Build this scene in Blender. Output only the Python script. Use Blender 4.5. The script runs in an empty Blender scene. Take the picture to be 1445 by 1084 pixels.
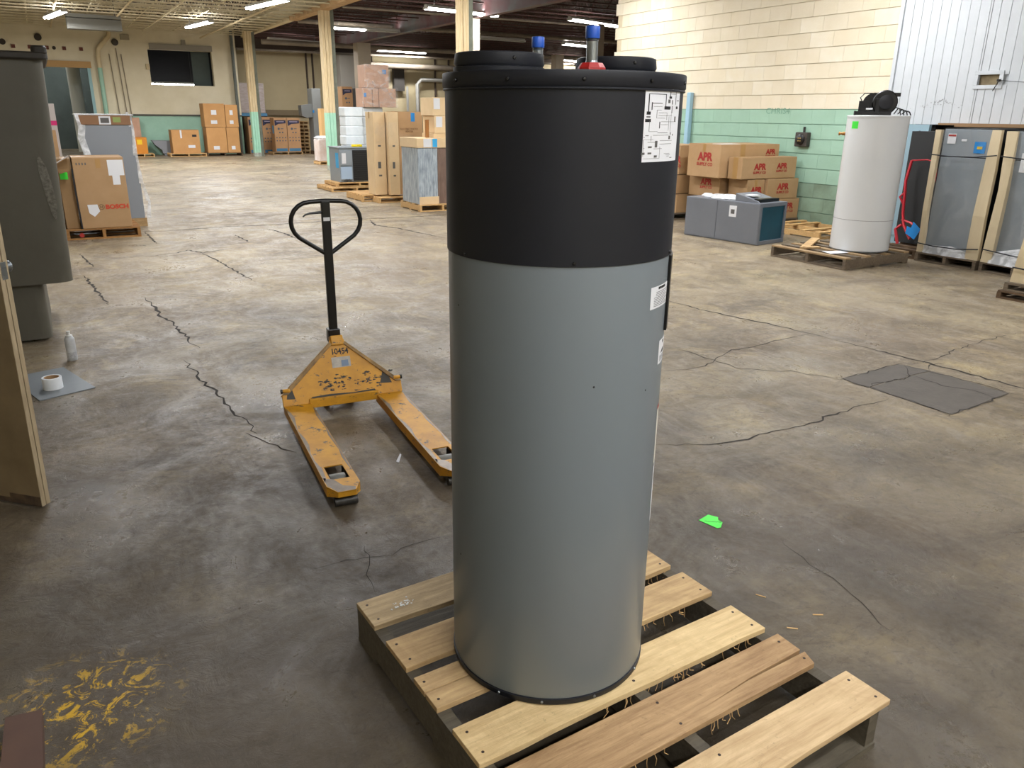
import bpy, bmesh, math, random
from mathutils import Vector, Matrix
random.seed(7)
SC = bpy.context.scene
COL = SC.collection
R = math.radians
PI = math.pi

# ---------------------------------------------------------------- camera, world, exposure
cam_d = bpy.data.cameras.new('camera'); cam = bpy.data.objects.new('camera', cam_d); COL.objects.link(cam)
cam_d.sensor_width = 36; cam_d.lens = 36*1108/1445; cam_d.clip_start = .05; cam_d.clip_end = 200
def _rot(d): return Vector((d[0]*math.cos(R(30))+d[1]*.5, -d[0]*.5+d[1]*math.cos(R(30)), d[2]))
_P, _RL = R(18.97), R(.64)
_f = Vector((0, math.cos(_P), -math.sin(_P))); _u = Vector((0, math.sin(_P), math.cos(_P))); _x = Vector((1, 0, 0))
_X = _x*math.cos(_RL)+_u*math.sin(_RL); _U = -_x*math.sin(_RL)+_u*math.cos(_RL)
_m = Matrix((_rot(_X), _rot(_U), -_rot(_f))).transposed().to_4x4()
_m.translation = Vector((0, 0, 1.65)); cam.matrix_world = _m
SC.camera = cam

w = bpy.data.worlds.new('world'); SC.world = w; w.use_nodes = True
w.node_tree.nodes['Background'].inputs[0].default_value = (1, .93, .83, 1)
w.node_tree.nodes['Background'].inputs[1].default_value = .35
SC.view_settings.view_transform = 'Standard'; SC.view_settings.look = 'None'
SC.view_settings.gamma = 1; SC.view_settings.use_curve_mapping = False
SC.view_settings.exposure = .9
LAMP_W = 95.0            # one eight-foot strip
TUBE_E = 20.0
SC.cycles.max_bounces = 5; SC.cycles.diffuse_bounces = 3; SC.cycles.glossy_bounces = 3
SC.cycles.transparent_max_bounces = 8; SC.cycles.sample_clamp_indirect = 4
SC.cycles.use_denoising = True

# ---------------------------------------------------------------- materials
def lin(c):
    if isinstance(c, str): c = [int(c[i:i+2], 16)/255 for i in (0, 2, 4)]
    return tuple(((x+.055)/1.055)**2.4 if x > .04045 else x/12.92 for x in c[:3])+(1,)
MC = {}
class N:
    def __init__(s, m): s.t = m.node_tree; s.n = s.t.nodes; s.l = s.t.links
    def add(s, ty, **kw):
        n = s.n.new(ty)
        for k, v in kw.items():
            if k in n.inputs: n.inputs[k].default_value = v
            else: setattr(n, k, v)
        return n
    def link(s, a, b): s.l.new(a, b)
def mat(name, color, rough=.6, metal=0, c2=None, nscale=6, amt=.5, bump=0, bscale=None, stretch=None, var=0, detail=6, spec=None, coat=0, r2=None):
    """colour with noise towards c2, optional per-object brightness variation, bump and stretch (grain)"""
    if name in MC: return MC[name]
    m = bpy.data.materials.new(name); m.use_nodes = True; q = N(m)
    b = q.n['Principled BSDF']; b.inputs['Roughness'].default_value = rough; b.inputs['Metallic'].default_value = metal
    if spec is not None: b.inputs['Specular IOR Level'].default_value = spec
    if coat: b.inputs['Coat Weight'].default_value = coat; b.inputs['Coat Roughness'].default_value = .15
    b.inputs['Base Color'].default_value = lin(color)
    out = None
    if c2 or bump or var:
        tc = q.add('ShaderNodeTexCoord'); mp = q.add('ShaderNodeMapping'); q.link(tc.outputs['Object'], mp.inputs[0])
        if stretch: mp.inputs['Scale'].default_value = stretch
        if var:
            oi = q.add('ShaderNodeObjectInfo'); cm = q.add('ShaderNodeCombineXYZ')
            mu = q.add('ShaderNodeMath', operation='MULTIPLY'); mu.inputs[1].default_value = 37
            q.link(oi.outputs['Random'], mu.inputs[0]); q.link(mu.outputs[0], cm.inputs[0]); q.link(mu.outputs[0], cm.inputs[1])
            q.link(cm.outputs[0], mp.inputs['Location'])
        nz = q.add('ShaderNodeTexNoise'); nz.inputs['Scale'].default_value = nscale; nz.inputs['Detail'].default_value = detail
        nz.inputs['Roughness'].default_value = .62
        q.link(mp.outputs[0], nz.inputs['Vector'])
        rp = q.add('ShaderNodeMapRange'); rp.inputs[1].default_value = .5-.22; rp.inputs[2].default_value = .5+.22
        rp.inputs[4].default_value = amt*2 if amt < .5 else 1
        q.link(nz.outputs[0], rp.inputs[0])
        mx = q.add('ShaderNodeMix', data_type='RGBA'); mx.inputs[6].default_value = lin(color); mx.inputs[7].default_value = lin(c2 or color)
        q.link(rp.outputs[0], mx.inputs[0]); out = mx.outputs[2]
        if var:
            hs = q.add('ShaderNodeHueSaturation'); vr = q.add('ShaderNodeMapRange'); vr.inputs[3].default_value = 1-var; vr.inputs[4].default_value = 1+var
            q.link(oi.outputs['Random'], vr.inputs[0]); q.link(vr.outputs[0], hs.inputs['Value']); q.link(out, hs.inputs['Color']); out = hs.outputs[0]
        q.link(out, b.inputs['Base Color'])
        if r2 is not None:
            rr = q.add('ShaderNodeMapRange'); rr.inputs[3].default_value = rough; rr.inputs[4].default_value = r2
            q.link(rp.outputs[0], rr.inputs[0]); q.link(rr.outputs[0], b.inputs['Roughness'])
        if bump:
            bp = q.add('ShaderNodeBump'); bp.inputs['Strength'].default_value = bump; bp.inputs['Distance'].default_value = .01
            if bscale:
                n2 = q.add('ShaderNodeTexNoise'); n2.inputs['Scale'].default_value = bscale; n2.inputs['Detail'].default_value = 5
                q.link(mp.outputs[0], n2.inputs['Vector']); q.link(n2.outputs[0], bp.inputs['Height'])
            else: q.link(nz.outputs[0], bp.inputs['Height'])
            q.link(bp.outputs[0], b.inputs['Normal'])
    MC[name] = m; return m
def wood(name, base, dark, var=.18):
    if name in MC: return MC[name]
    m = mat(name, base, .78, c2=dark, nscale=5, amt=.42, bump=.35, stretch=(1.0, 12, 12), var=var, detail=9)
    q = N(m); b = q.n['Principled BSDF']; src = b.inputs['Base Color'].links[0].from_socket
    tc = q.add('ShaderNodeTexCoord')
    for sc_, a_, b_, amt_, col in ((4.5, .48, .70, .55, dark), (38, .60, .74, .5, '3a2a1a')):   # handling stains, then specks of dirt
        nz = q.add('ShaderNodeTexNoise'); nz.inputs['Scale'].default_value = sc_; nz.inputs['Detail'].default_value = 7; nz.inputs['Roughness'].default_value = .75; nz.inputs['Distortion'].default_value = .8
        q.link(tc.outputs['Object'], nz.inputs['Vector'])
        rp = q.add('ShaderNodeMapRange'); rp.inputs[1].default_value = a_; rp.inputs[2].default_value = b_; rp.inputs[4].default_value = amt_; q.link(nz.outputs[0], rp.inputs[0])
        mx = q.add('ShaderNodeMix', data_type='RGBA'); mx.inputs[7].default_value = lin(col); q.link(rp.outputs[0], mx.inputs[0]); q.link(src, mx.inputs[6]); src = mx.outputs[2]
    q.link(src, b.inputs['Base Color']); return m
def emis(name, color, st):
    m = bpy.data.materials.new(name); m.use_nodes = True; q = N(m)
    b = q.n['Principled BSDF']; b.inputs['Emission Color'].default_value = lin(color); b.inputs['Emission Strength'].default_value = st
    MC[name] = m; return m
def film(name, tint='ffffff', lo=.05, hi=.55, scale=(3, 3, 9), rough=.12):
    """clear stretch wrap: see-through with milky folds and a sheen"""
    m = bpy.data.materials.new(name); m.use_nodes = True; q = N(m)
    b = q.n['Principled BSDF']; b.inputs['Base Color'].default_value = lin(tint); b.inputs['Roughness'].default_value = rough
    o = q.n['Material Output']; tr = q.add('ShaderNodeBsdfTransparent'); mx = q.add('ShaderNodeMixShader')
    tc = q.add('ShaderNodeTexCoord'); mp = q.add('ShaderNodeMapping'); mp.inputs['Scale'].default_value = scale
    nz = q.add('ShaderNodeTexNoise'); nz.inputs['Scale'].default_value = 3; nz.inputs['Detail'].default_value = 5; nz.inputs['Distortion'].default_value = 1.2
    rp = q.add('ShaderNodeMapRange'); rp.inputs[1].default_value = .42; rp.inputs[2].default_value = .68; rp.inputs[3].default_value = lo; rp.inputs[4].default_value = hi
    bp = q.add('ShaderNodeBump'); bp.inputs['Strength'].default_value = .6; bp.inputs['Distance'].default_value = .02
    q.link(tc.outputs['Object'], mp.inputs[0]); q.link(mp.outputs[0], nz.inputs['Vector']); q.link(nz.outputs[0], rp.inputs[0]); q.link(nz.outputs[0], bp.inputs['Height'])
    q.link(bp.outputs[0], b.inputs['Normal']); q.link(rp.outputs[0], mx.inputs[0]); q.link(tr.outputs[0], mx.inputs[1]); q.link(b.outputs[0], mx.inputs[2])
    q.link(mx.outputs[0], o.inputs[0]); MC[name] = m; return m

M_card = mat('cardboard', 'b3916a', .8, c2='a38158', nscale=3, amt=.4, bump=.05, bscale=60, var=.08)
M_card2 = mat('cardboard_dark', '93754f', .8, c2='846744', nscale=3, amt=.4, var=.06)
M_cardp = mat('cardboard_pale', 'e2c8a0', .8, c2='d3b78c', nscale=3, amt=.4, var=.05)
M_tape = mat('packing_tape', 'a98350', .3)
M_wood = wood('pallet_wood', 'c9a877', '8f6f49')
M_woodg = wood('pallet_wood_weathered', '7d6d58', '4c4238')
M_woodd = wood('pallet_wood_dark', '6a5238', '3c2e20', .1)
M_woodp = wood('pallet_wood_new', 'dcb67e', 'b98e56', .1)
M_black = mat('black_plastic', '17191f', .5, c2='1b1d24', nscale=2, amt=.5, spec=.35)
M_blackp = mat('black_powder_coat', '0c0c0d', .35)
M_rubber = mat('dark_rubber', '17161a', .7)
M_steel = mat('galvanised_steel', '9aa0a4', .35, .9, c2='7c8286', nscale=12)
M_dsteel = mat('dull_steel', '5b5a58', .45, .7, c2='3d3a36', nscale=15)
M_paper = mat('paper_label', 'dcdde0', .6)
M_white = mat('white_paint', 'd8d8d4', .5)
M_ink = mat('black_ink', '17171a', .6)
M_inkg = mat('grey_ink', '5c5a58', .6)
M_red = mat('red_ink', 'a02a22', .6)
M_blue = mat('blue_tape', '1d7fc4', .45)
M_green = mat('green_sticker', '3ee03a', .5)
M_cream = mat('cream_paint', 'd9c9a4', .75, c2='c6b289', nscale=1.4, amt=.5, bump=.1, bscale=25)
M_mint = mat('mint_paint', 'a3c9b2', .7, c2='93b9a2', nscale=2, amt=.5, bump=.1, bscale=25)
M_film = film('clear_wrap', 'ffffff', .0, .10, (1.5, 1.5, .8), .12); M_filmw = film('milky_wrap', 'f2f4f6', .45, .95, (2, 2, 3), .3)
M_filmd = film('streaky_wrap', 'eef3f8', .25, .9, (14, 14, 2), .2)
M_tube = emis('lamp_tube', 'ffffff', TUBE_E)

# ---------------------------------------------------------------- mesh builder
class MB:
    def __init__(s): s.v = []; s.f = []; s.mi = []; s.smooth = []
    def add(s, vs, fs, mi=0, sm=False, T=None):
        o = len(s.v)
        s.v += [tuple(T @ Vector(p)) if T else tuple(p) for p in vs]
        s.f += [tuple(o+i for i in f) for f in fs]; s.mi += [mi]*len(fs); s.smooth += [sm]*len(fs); return s
    def box(s, x0, y0, z0, x1, y1, z1, mi=0, T=None):
        return s.add([(x0, y0, z0), (x1, y0, z0), (x1, y1, z0), (x0, y1, z0), (x0, y0, z1), (x1, y0, z1), (x1, y1, z1), (x0, y1, z1)],
                     [(0, 3, 2, 1), (4, 5, 6, 7), (0, 1, 5, 4), (1, 2, 6, 5), (2, 3, 7, 6), (3, 0, 4, 7)], mi, False, T)
    def rbox(s, x0, y0, z0, x1, y1, z1, r, mi=0, n=5, T=None, vert=False):
        """box with rounded vertical edges (and softened top and bottom rims unless vert)"""
        pts = []
        for cx, cy, a0 in ((x1-r, y1-r, 0), (x0+r, y1-r, 90), (x0+r, y0+r, 180), (x1-r, y0+r, 270)):
            for k in range(n+1): pts.append((cx, cy, R(a0+90*k/n)))
        e = 0 if vert else min(r*.5, (z1-z0)*.2)
        rings = [(z0, r-e), (z0+e, r), (z1-e, r), (z1, r-e)] if e else [(z0, r), (z1, r)]
        vs = [(cx+rr*math.cos(a), cy+rr*math.sin(a), z) for z, rr in rings for cx, cy, a in pts]
        m = len(pts); fs = [(i*m+j, i*m+(j+1) % m, (i+1)*m+(j+1) % m, (i+1)*m+j) for i in range(len(rings)-1) for j in range(m)]
        s.add(vs, fs, mi, True, T); o = len(s.v)-len(vs)
        s.f += [tuple(o+j for j in reversed(range(m))), tuple(o+(len(rings)-1)*m+j for j in range(m))]; s.mi += [mi]*2; s.smooth += [False]*2
        return s
    def prism(s, poly, z0, z1, mi=0, T=None):
        n = len(poly)
        return s.add([(x, y, z0) for x, y in poly]+[(x, y, z1) for x, y in poly],
                     [tuple(reversed(range(n))), tuple(range(n, 2*n))]+[(i, (i+1) % n, n+(i+1) % n, n+i) for i in range(n)], mi, False, T)
    def lathe(s, prof, n=24, mi=0, T=None, cap=True, a0=0, a1=360, sm=True):
        full = a1-a0 >= 360; k = n if full else n+1
        vs = [(r*math.cos(R(a0+(a1-a0)*j/n)), r*math.sin(R(a0+(a1-a0)*j/n)), z) for r, z in prof for j in range(k)]
        fs = [(i*k+j, i*k+(j+1) % k, (i+1)*k+(j+1) % k, (i+1)*k+j) for i in range(len(prof)-1) for j in range(n)]
        s.add(vs, fs, mi, sm, T)
        if cap and full:
            o = len(s.v)-len(vs)
            for i, rev in ((0, True), (len(prof)-1, False)):
                if prof[i][0] > 1e-5:
                    idx = [o+i*k+j for j in range(k)]; s.f.append(tuple(reversed(idx)) if rev else tuple(idx)); s.mi.append(mi); s.smooth.append(False)
        return s
    def tube(s, path, r, n=8, mi=0, T=None, closed=False):
        P = [Vector(p) for p in path]; m = len(P); vs = []
        up = Vector((0, 0, 1)); prev = None
        for i, p in enumerate(P):
            a = P[(i-1) % m] if (closed or i) else p; b = P[(i+1) % m] if (closed or i < m-1) else p
            d = (b-a).normalized()
            if prev is None:
                x = d.cross(up) if abs(d.z) < .95 else d.cross(Vector((1, 0, 0)))
            else: x = prev-d*prev.dot(d)
            x.normalize(); prev = x; y = d.cross(x)
            rr = r[i] if isinstance(r, (list, tuple)) else r
            vs += [tuple(p+x*rr*math.cos(2*PI*j/n)+y*rr*math.sin(2*PI*j/n)) for j in range(n)]
        fs = [(i*n+j, i*n+(j+1) % n, ((i+1) % m)*n+(j+1) % n, ((i+1) % m)*n+j) for i in range(m if closed else m-1) for j in range(n)]
        s.add(vs, fs, mi, n > 4, T)
        if not closed:
            o = len(s.v)-len(vs); s.f += [tuple(o+j for j in range(n)), tuple(o+(m-1)*n+j for j in reversed(range(n)))]; s.mi += [mi]*2; s.smooth += [False]*2
        return s
    def mesh(s, name, mats):
        me = bpy.data.meshes.new(name); me.from_pydata(s.v, [], s.f)
        for m in (mats if isinstance(mats, (list, tuple)) else [mats]): me.materials.append(m)
        me.polygons.foreach_set('material_index', s.mi); me.polygons.foreach_set('use_smooth', s.smooth)
        bm = bmesh.new(); bm.from_mesh(me); bmesh.ops.recalc_face_normals(bm, faces=bm.faces); bm.to_mesh(me); bm.free()
        if any(s.smooth): me.set_sharp_from_angle(angle=R(38))
        me.update(); return me
    def build(s, name, mats, parent=None, loc=(0, 0, 0), rz=0, rot=None, bevel=0, seg=2):
        o = bpy.data.objects.new(name, s.mesh(name, mats)); COL.objects.link(o); o.location = loc; o.rotation_euler = rot or (0, 0, rz)
        if parent: o.parent = parent
        if bevel:
            b = o.modifiers.new('bevel', 'BEVEL'); b.width = bevel; b.segments = seg; b.limit_method = 'ANGLE'
        return o
def tag(o, label=None, cat=None, group=None, kind=None):
    if label: o['label'] = label
    if cat: o['category'] = cat
    if group: o['group'] = group
    if kind: o['kind'] = kind
    return o
def thing(name, label, cat, loc=(0, 0, 0), rz=0, group=None):
    o = bpy.data.objects.new(name, None); COL.objects.link(o); o.location = loc; o.rotation_euler = (0, 0, R(rz)); o.empty_display_size = .1
    return tag(o, label, cat, group)
def inst(name, me, parent=None, loc=(0, 0, 0), rz=0, rot=None):
    o = bpy.data.objects.new(name, me); COL.objects.link(o); o.location = loc; o.rotation_euler = rot or (0, 0, rz)
    if parent: o.parent = parent
    return o
def struct(mb, name, mats, parent=None, **k):
    o = mb.build(name, mats, parent, **k)
    if not parent: o['kind'] = 'structure'
    return o
def B(*a, mi=0): return MB().box(*a, mi=mi)
FACE = {'-u': (PI/2, 0, 0), '-v': (PI/2, 0, -PI/2), 'top': (0, 0, 0), '+v': (PI/2, 0, PI/2)}
def text(name, s, size, m, parent, loc, face='-u', bold=0, sx=1, extra=0, align='CENTER', label=None):
    c = bpy.data.curves.new(name, 'FONT'); c.body = s; c.size = size; c.align_x = align; c.align_y = 'CENTER'; c.extrude = .0004; c.offset = bold; c.resolution_u = 3
    t = bpy.data.objects.new(name, c); COL.objects.link(t)
    me = bpy.data.meshes.new_from_object(t.evaluated_get(bpy.context.evaluated_depsgraph_get()))
    bpy.data.objects.remove(t); bpy.data.curves.remove(c)
    me.materials.clear(); me.materials.append(m)
    o = bpy.data.objects.new(name, me); COL.objects.link(o); o.location = loc; r = FACE[face]; o.rotation_euler = r
    if extra: o.rotation_mode = 'XYZ'; o.rotation_euler = (Matrix.Rotation(r[2], 3, 'Z') @ Matrix.Rotation(r[0], 3, 'X') @ Matrix.Rotation(extra, 3, 'Z')).to_euler()
    o.scale = (sx, 1, 1)
    if parent: o.parent = parent
    return o

# ================================================================ SETTING
# ---- floor
def floor_material():
    m = bpy.data.materials.new('worn_sealed_concrete'); m.use_nodes = True; q = N(m); b = q.n['Principled BSDF']
    tc = q.add('ShaderNodeTexCoord'); P = tc.outputs['Object']
    def noise(scale, det=6, rough=.6, dist=0, vec=P, sc=None):
        mp = q.add('ShaderNodeMapping'); q.link(vec, mp.inputs[0])
        if sc: mp.inputs['Scale'].default_value = sc
        n = q.add('ShaderNodeTexNoise'); n.inputs['Scale'].default_value = scale; n.inputs['Detail'].default_value = det
        n.inputs['Roughness'].default_value = rough; n.inputs['Distortion'].default_value = dist; q.link(mp.outputs[0], n.inputs['Vector']); return n.outputs[0]
    def rng(x, a, b_, c=0, d=1):
        r = q.add('ShaderNodeMapRange'); r.inputs[1].default_value = a; r.inputs[2].default_value = b_; r.inputs[3].default_value = c; r.inputs[4].default_value = d
        q.link(x, r.inputs[0]); return r.outputs[0]
    def mix(f, a, b_):
        x = q.add('ShaderNodeMix', data_type='RGBA'); q.link(f, x.inputs[0])
        for i, s in ((6, a), (7, b_)):
            if isinstance(s, str): x.inputs[i].default_value = lin(s)
            else: q.link(s, x.inputs[i])
        return x.outputs[2]
    c = mix(rng(noise(.4, 5), .38, .62), '9f9075', '80705a')
    c = mix(rng(noise(1.3, 8, .7, .5), .44, .66, 0, .85), c, '645643')
    c = mix(rng(noise(2.2, 7, .72, .6, sc=(1, 1, 1)), .52, .66, 0, .6), c, 'b29f76')
    c = mix(rng(noise(3.2, 9, .8, 1.2, sc=(2.4, .7, 1)), .5, .72, 0, .7), c, 'b5aa9b')
    c = mix(rng(noise(6.5, 9, .82, 1.5, sc=(1, 2.6, 1)), .52, .70, 0, .6), c, '594d40')
    c = mix(rng(noise(20, 9, .88, .8), .53, .63, 0, .7), c, '473d33')
    c = mix(rng(noise(60, 6, .85), .56, .66, 0, .6), c, 'c6baa8')
    c = mix(rng(noise(.7, 9, .8, 1.4, sc=(1, 1.5, 1)), .53, .60, 0, .35), c, '4a4036')
    # dimmer foreground light painted in: slab colour darkened around the origin
    ln = q.add('ShaderNodeVectorMath', operation='DISTANCE'); ln.inputs[1].default_value = (.2, .9, 0); q.link(P, ln.inputs[0])
    ad = q.add('ShaderNodeMath', operation='ADD'); q.link(ln.outputs['Value'], ad.inputs[0]); q.link(rng(noise(1.1, 6, .6), .3, .7, -1.3, 1.3), ad.inputs[1])
    c = mix(rng(ad.outputs[0], 1.6, 6.4, .82, 0), c, '332b21')
    # remains of yellow floor paint by the doorway
    yl = q.add('ShaderNodeVectorMath', operation='DISTANCE'); yl.inputs[1].default_value = (-.15, 2.22, 0); q.link(P, yl.inputs[0])
    ym = q.add('ShaderNodeMath', operation='MULTIPLY'); q.link(rng(yl.outputs['Value'], .12, .30, 1, 0), ym.inputs[0])
    q.link(rng(noise(17, 7, .75, 1.0), .53, .58), ym.inputs[1])
    c = mix(ym.outputs[0], c, 'c39a1c')
    q.link(c, b.inputs['Base Color'])
    ro = q.add('ShaderNodeMath', operation='ADD'); q.link(rng(noise(1.6, 9, .78, .8), .38, .60, .22, .62), ro.inputs[0]); q.link(rng(noise(30, 5, .7), .4, .7, 0, .14), ro.inputs[1])
    q.link(ro.outputs[0], b.inputs['Roughness'])
    bp = q.add('ShaderNodeBump'); bp.inputs['Strength'].default_value = .75; bp.inputs['Distance'].default_value = .006
    hb = q.add('ShaderNodeMath', operation='ADD'); q.link(noise(11, 9, .8, .8), hb.inputs[0])
    h2 = q.add('ShaderNodeMath', operation='MULTIPLY'); q.link(noise(.9, 3), h2.inputs[0]); h2.inputs[1].default_value = 3; q.link(h2.outputs[0], hb.inputs[1])
    q.link(hb.outputs[0], bp.inputs['Height']); q.link(bp.outputs[0], b.inputs['Normal'])
    b.inputs['Specular IOR Level'].default_value = .42
    return m
M_floor = floor_material()
floor = struct(B(-5, -4, -.12, 27, 44, 0), 'floor', M_floor)
M_crack = mat('crack_dark', '2b251e', .9)
CR = [[(5.17,3.88),(5.21,3.59),(5.25,3.21),(5.27,2.80),(5.30,2.52),(5.35,2.31)],[(4.88,5.72),(4.94,5.05),(5.10,4.46),(5.17,3.88)],[(2.59,2.95),(2.77,2.83),(2.96,2.78),(3.13,2.76),(3.33,2.78),(3.56,2.75),(3.76,2.79),(3.96,2.80),(4.33,2.81)],[(3.83,4.41),(3.91,4.18),(3.93,3.94),(3.95,3.69),(4.22,3.49),(4.38,3.19)],[(3.45,3.90),(3.66,3.86),(3.84,3.88),(4.04,3.98),(4.24,4.06),(4.50,4.05),(4.78,4.09),(5.20,4.11)],[(5.11,3.19),(5.50,3.21),(5.87,3.29),(6.25,3.32),(6.79,3.33)],[(0.41,12.64),(1.35,12.42),(2.24,12.50),(2.74,12.44),(3.84,12.5),(5.45,12.45),(8,12.5)],[(0.60,7.95),(0.65,7.48),(0.65,7.07),(0.71,6.82),(0.71,6.55),(0.74,6.39),(0.74,6.12),(0.78,5.94)],[(0.64,5.68),(0.64,5.50),(0.66,5.38),(0.67,5.05),(0.70,4.91),(0.71,4.70),(0.73,4.48),(0.76,4.26),(0.77,4.09)],[(1.50,10.24),(1.59,9.34),(1.64,8.53),(1.68,8.18)],[(0.17,9.31),(0.23,8.56),(0.30,7.75)],[(0.19,10.82),(0.29,9.79)],[(0.86,10.22),(1.23,10.37),(1.38,10.53),(1.50,10.24),(1.92,10.45)],[(2.71,12.02),(2.81,11.56),(2.85,10.87)],[(4.44,12.40),(4.29,11.71),(4.47,11.27),(4.69,10.05)],[(0.60,2.66),(0.73,2.62),(0.78,2.62),(0.85,2.62),(0.95,2.59),(1.11,2.61),(1.21,2.60)],[(0.87,2.70),(0.86,2.62),(0.83,2.49),(0.80,2.36)],[(1.09,12.46),(1.10,11.43),(1.12,11.16)],[(2.16,11.64),(2.20,10.83)],[(2.40,1.93),(2.32,1.52),(2.25,1.29)],[(0.71,4.12),(0.89,3.73)],[(4.40,3.0),(4.48,3.04),(4.60,3.02),(4.80,3.012),(4.95,3.09),(5.04,3.2)],[(4.39,2.40),(4.41,2.8),(4.395,3.26)],[(4.36,2.45),(4.7,2.475),(5.12,2.51)],[(5.12,2.45),(5.10,2.8),(5.04,3.28)],[(4.36,3.21),(4.7,3.22),(5.08,3.245)],[(4.88,3.03),(4.86,2.8),(4.96,2.62),(4.93,2.5)],[(5.35,3.1),(5.22,3.12),(5.10,3.05)]]
CW = {1: .026, 0: .028, 2: .014, 6: .05, 7: .026, 8: .018, 9: .03, 10: .03, 11: .03, 12: .03, 13: .05, 14: .05, 15: .005, 16: .004, 17: .03, 18: .03, 19: .004}
for ci, pts in enumerate(CR):
    wd = CW.get(ci, .011); P2 = []; zc = .0038 if 21 <= ci < 27 else .0012
    for a, b in zip(pts, pts[1:]):
        a, b = Vector(a), Vector(b); n = max(2, int((b-a).length/.05)); d = (b-a).normalized(); nn = Vector((-d.y, d.x))
        for k in range(n): P2.append(a.lerp(b, k/n)+nn*random.uniform(-1, 1)*min(.018, .3*(b-a).length/n))
    P2.append(Vector(pts[-1])); vs = []; L = len(P2)
    for i, p in enumerate(P2):
        d = (P2[min(i+1, L-1)]-P2[max(i-1, 0)]).normalized(); nn = Vector((-d.y, d.x))
        ww = wd*.5*random.uniform(.35, 1.1)*min(1, .15+4*min(i, L-1-i)/L)
        vs += [(p.x+nn.x*ww, p.y+nn.y*ww, zc), (p.x-nn.x*ww, p.y-nn.y*ww, zc)]
    MB().add(vs, [(2*i, 2*i+1, 2*i+3, 2*i+2) for i in range(L-1)]).build('floor_crack', M_crack, floor)
M_patch = mat('patch_concrete', '4d4740', .7, c2='5a534b', nscale=8, bump=.2, bscale=40)
for poly in ([(4.41, 2.45), (4.40, 3.0), (4.60, 3.02), (4.80, 3.01), (4.83, 3.03), (5.095, 3.025), (5.10, 2.51)],
             [(4.395, 3.008), (4.40, 3.21), (5.03, 3.24), (5.095, 3.033), (4.83, 3.038), (4.80, 3.018), (4.6, 3.028)]):
    MB().prism(poly, 0, .003).build('floor_patch', M_patch, floor, bevel=.002)
chip = B(-.018, -.002, 0, .018, .002, .002).mesh('wood_chip', M_woodp)
for x, y, a, wh_ in ((2.02, 1.67, 120, 'farthest back'), (2.11, 1.49, 150, 'at right, farthest from the pallet'), (1.97, 1.48, 140, 'nearest the front pallet')):
    o = inst('wood_splinter', chip, None, (x, y, 0), R(a)); tag(o, 'small pale wood splinter on the floor, the one '+wh_, 'splinter', 'wood splinters on the floor')
o = MB().prism([(-.05, -.006), (.045, -.008), (.06, 0), (-.04, .009)], 0, .002).build('paper_strip', M_paper, loc=(1.32, 3.42, .0005), rz=R(62)); tag(o, 'thin white paper strip on the floor between the pallet jack forks', 'paper')

# ---- ceiling, joists
M_deck = mat('roof_deck', '45392c', .9, c2='2e261d', nscale=1.5)
M_joistc = mat('joist_cream', 'e4dabf', .7, c2='cbbd97', nscale=3)
M_joistd = mat('joist_rust', '3a2622', .8, c2='56362e', nscale=4)
ceiling = struct(B(-5, -4, 5.0, 27, 36, 5.1), 'ceiling', M_deck)
def joist_mesh(L, name, m, seg=.55, zb=4.42, zt=4.95):
    b = MB(); b.box(0, -.03, zb, L, -.008, zb+.03); b.box(0, .008, zb, L, .03, zb+.03); b.box(0, -.035, zt-.035, L, .035, zt)
    n = int(L/seg); s = .008
    for i in range(n):
        x0 = i*seg; xm = x0+seg/2; x1 = x0+seg
        for a, c in (((x0, zb+.02), (xm, zt-.02)), ((xm, zt-.02), (x1, zb+.02))): b.tube([(a[0], 0, a[1]), (c[0], 0, c[1])], s, 4)
    return b.mesh(name, m)
jc = joist_mesh(12.0, 'ceiling_joist', M_joistc); jd = joist_mesh(15.5, 'ceiling_joist', M_joistd)
for k in range(40):
    u = .5+k*.86
    if u < 34.4: inst('ceiling_joist', jc, ceiling, (-4.6, u, 0))
for k in range(26):
    u = 13.5+k*.86
    inst('ceiling_joist', jd, ceiling, (10.9, u, 0))
jd2 = joist_mesh(3.1, 'ceiling_joist', M_joistd)
for k in range(40):
    u = 1.4+k*.86
    if u < 35.5: inst('ceiling_joist', jd2, ceiling, (7.62, u, 0))
# bridging rods and thin pipes running the length of the left bay
for v, z, m in ((.9, 4.40, M_cream), (2.6, 4.36, M_cream), (3.9, 4.44, M_joistc), (5.9, 4.30, M_cream)):
    MB().tube([(v, 4, z), (v, 34.5, z)], .028, 6).build('ceiling_pipe', m, ceiling)
for v in (-1.2, .2, 1.8, 3.3, 4.9, 6.6):
    MB().box(v-.012, 2, 4.46, v+.012, 34.5, 4.484).build('bridging_bar', M_joistc, ceiling)

# ---- walls
M_wfar = mat('far_wall_paint', 'e2d8bd', .8, c2='cfc3a3', nscale=.8, amt=.5, bump=.15, bscale=8)
M_wback = mat('back_wall_paint', 'b5a684', .85, c2='a69775', nscale=.5)
M_wdark = mat('dark_wall', '3f3830', .9)
M_brown = mat('brown_soffit', '4d4035', .9, c2='3e332b', nscale=1)
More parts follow.
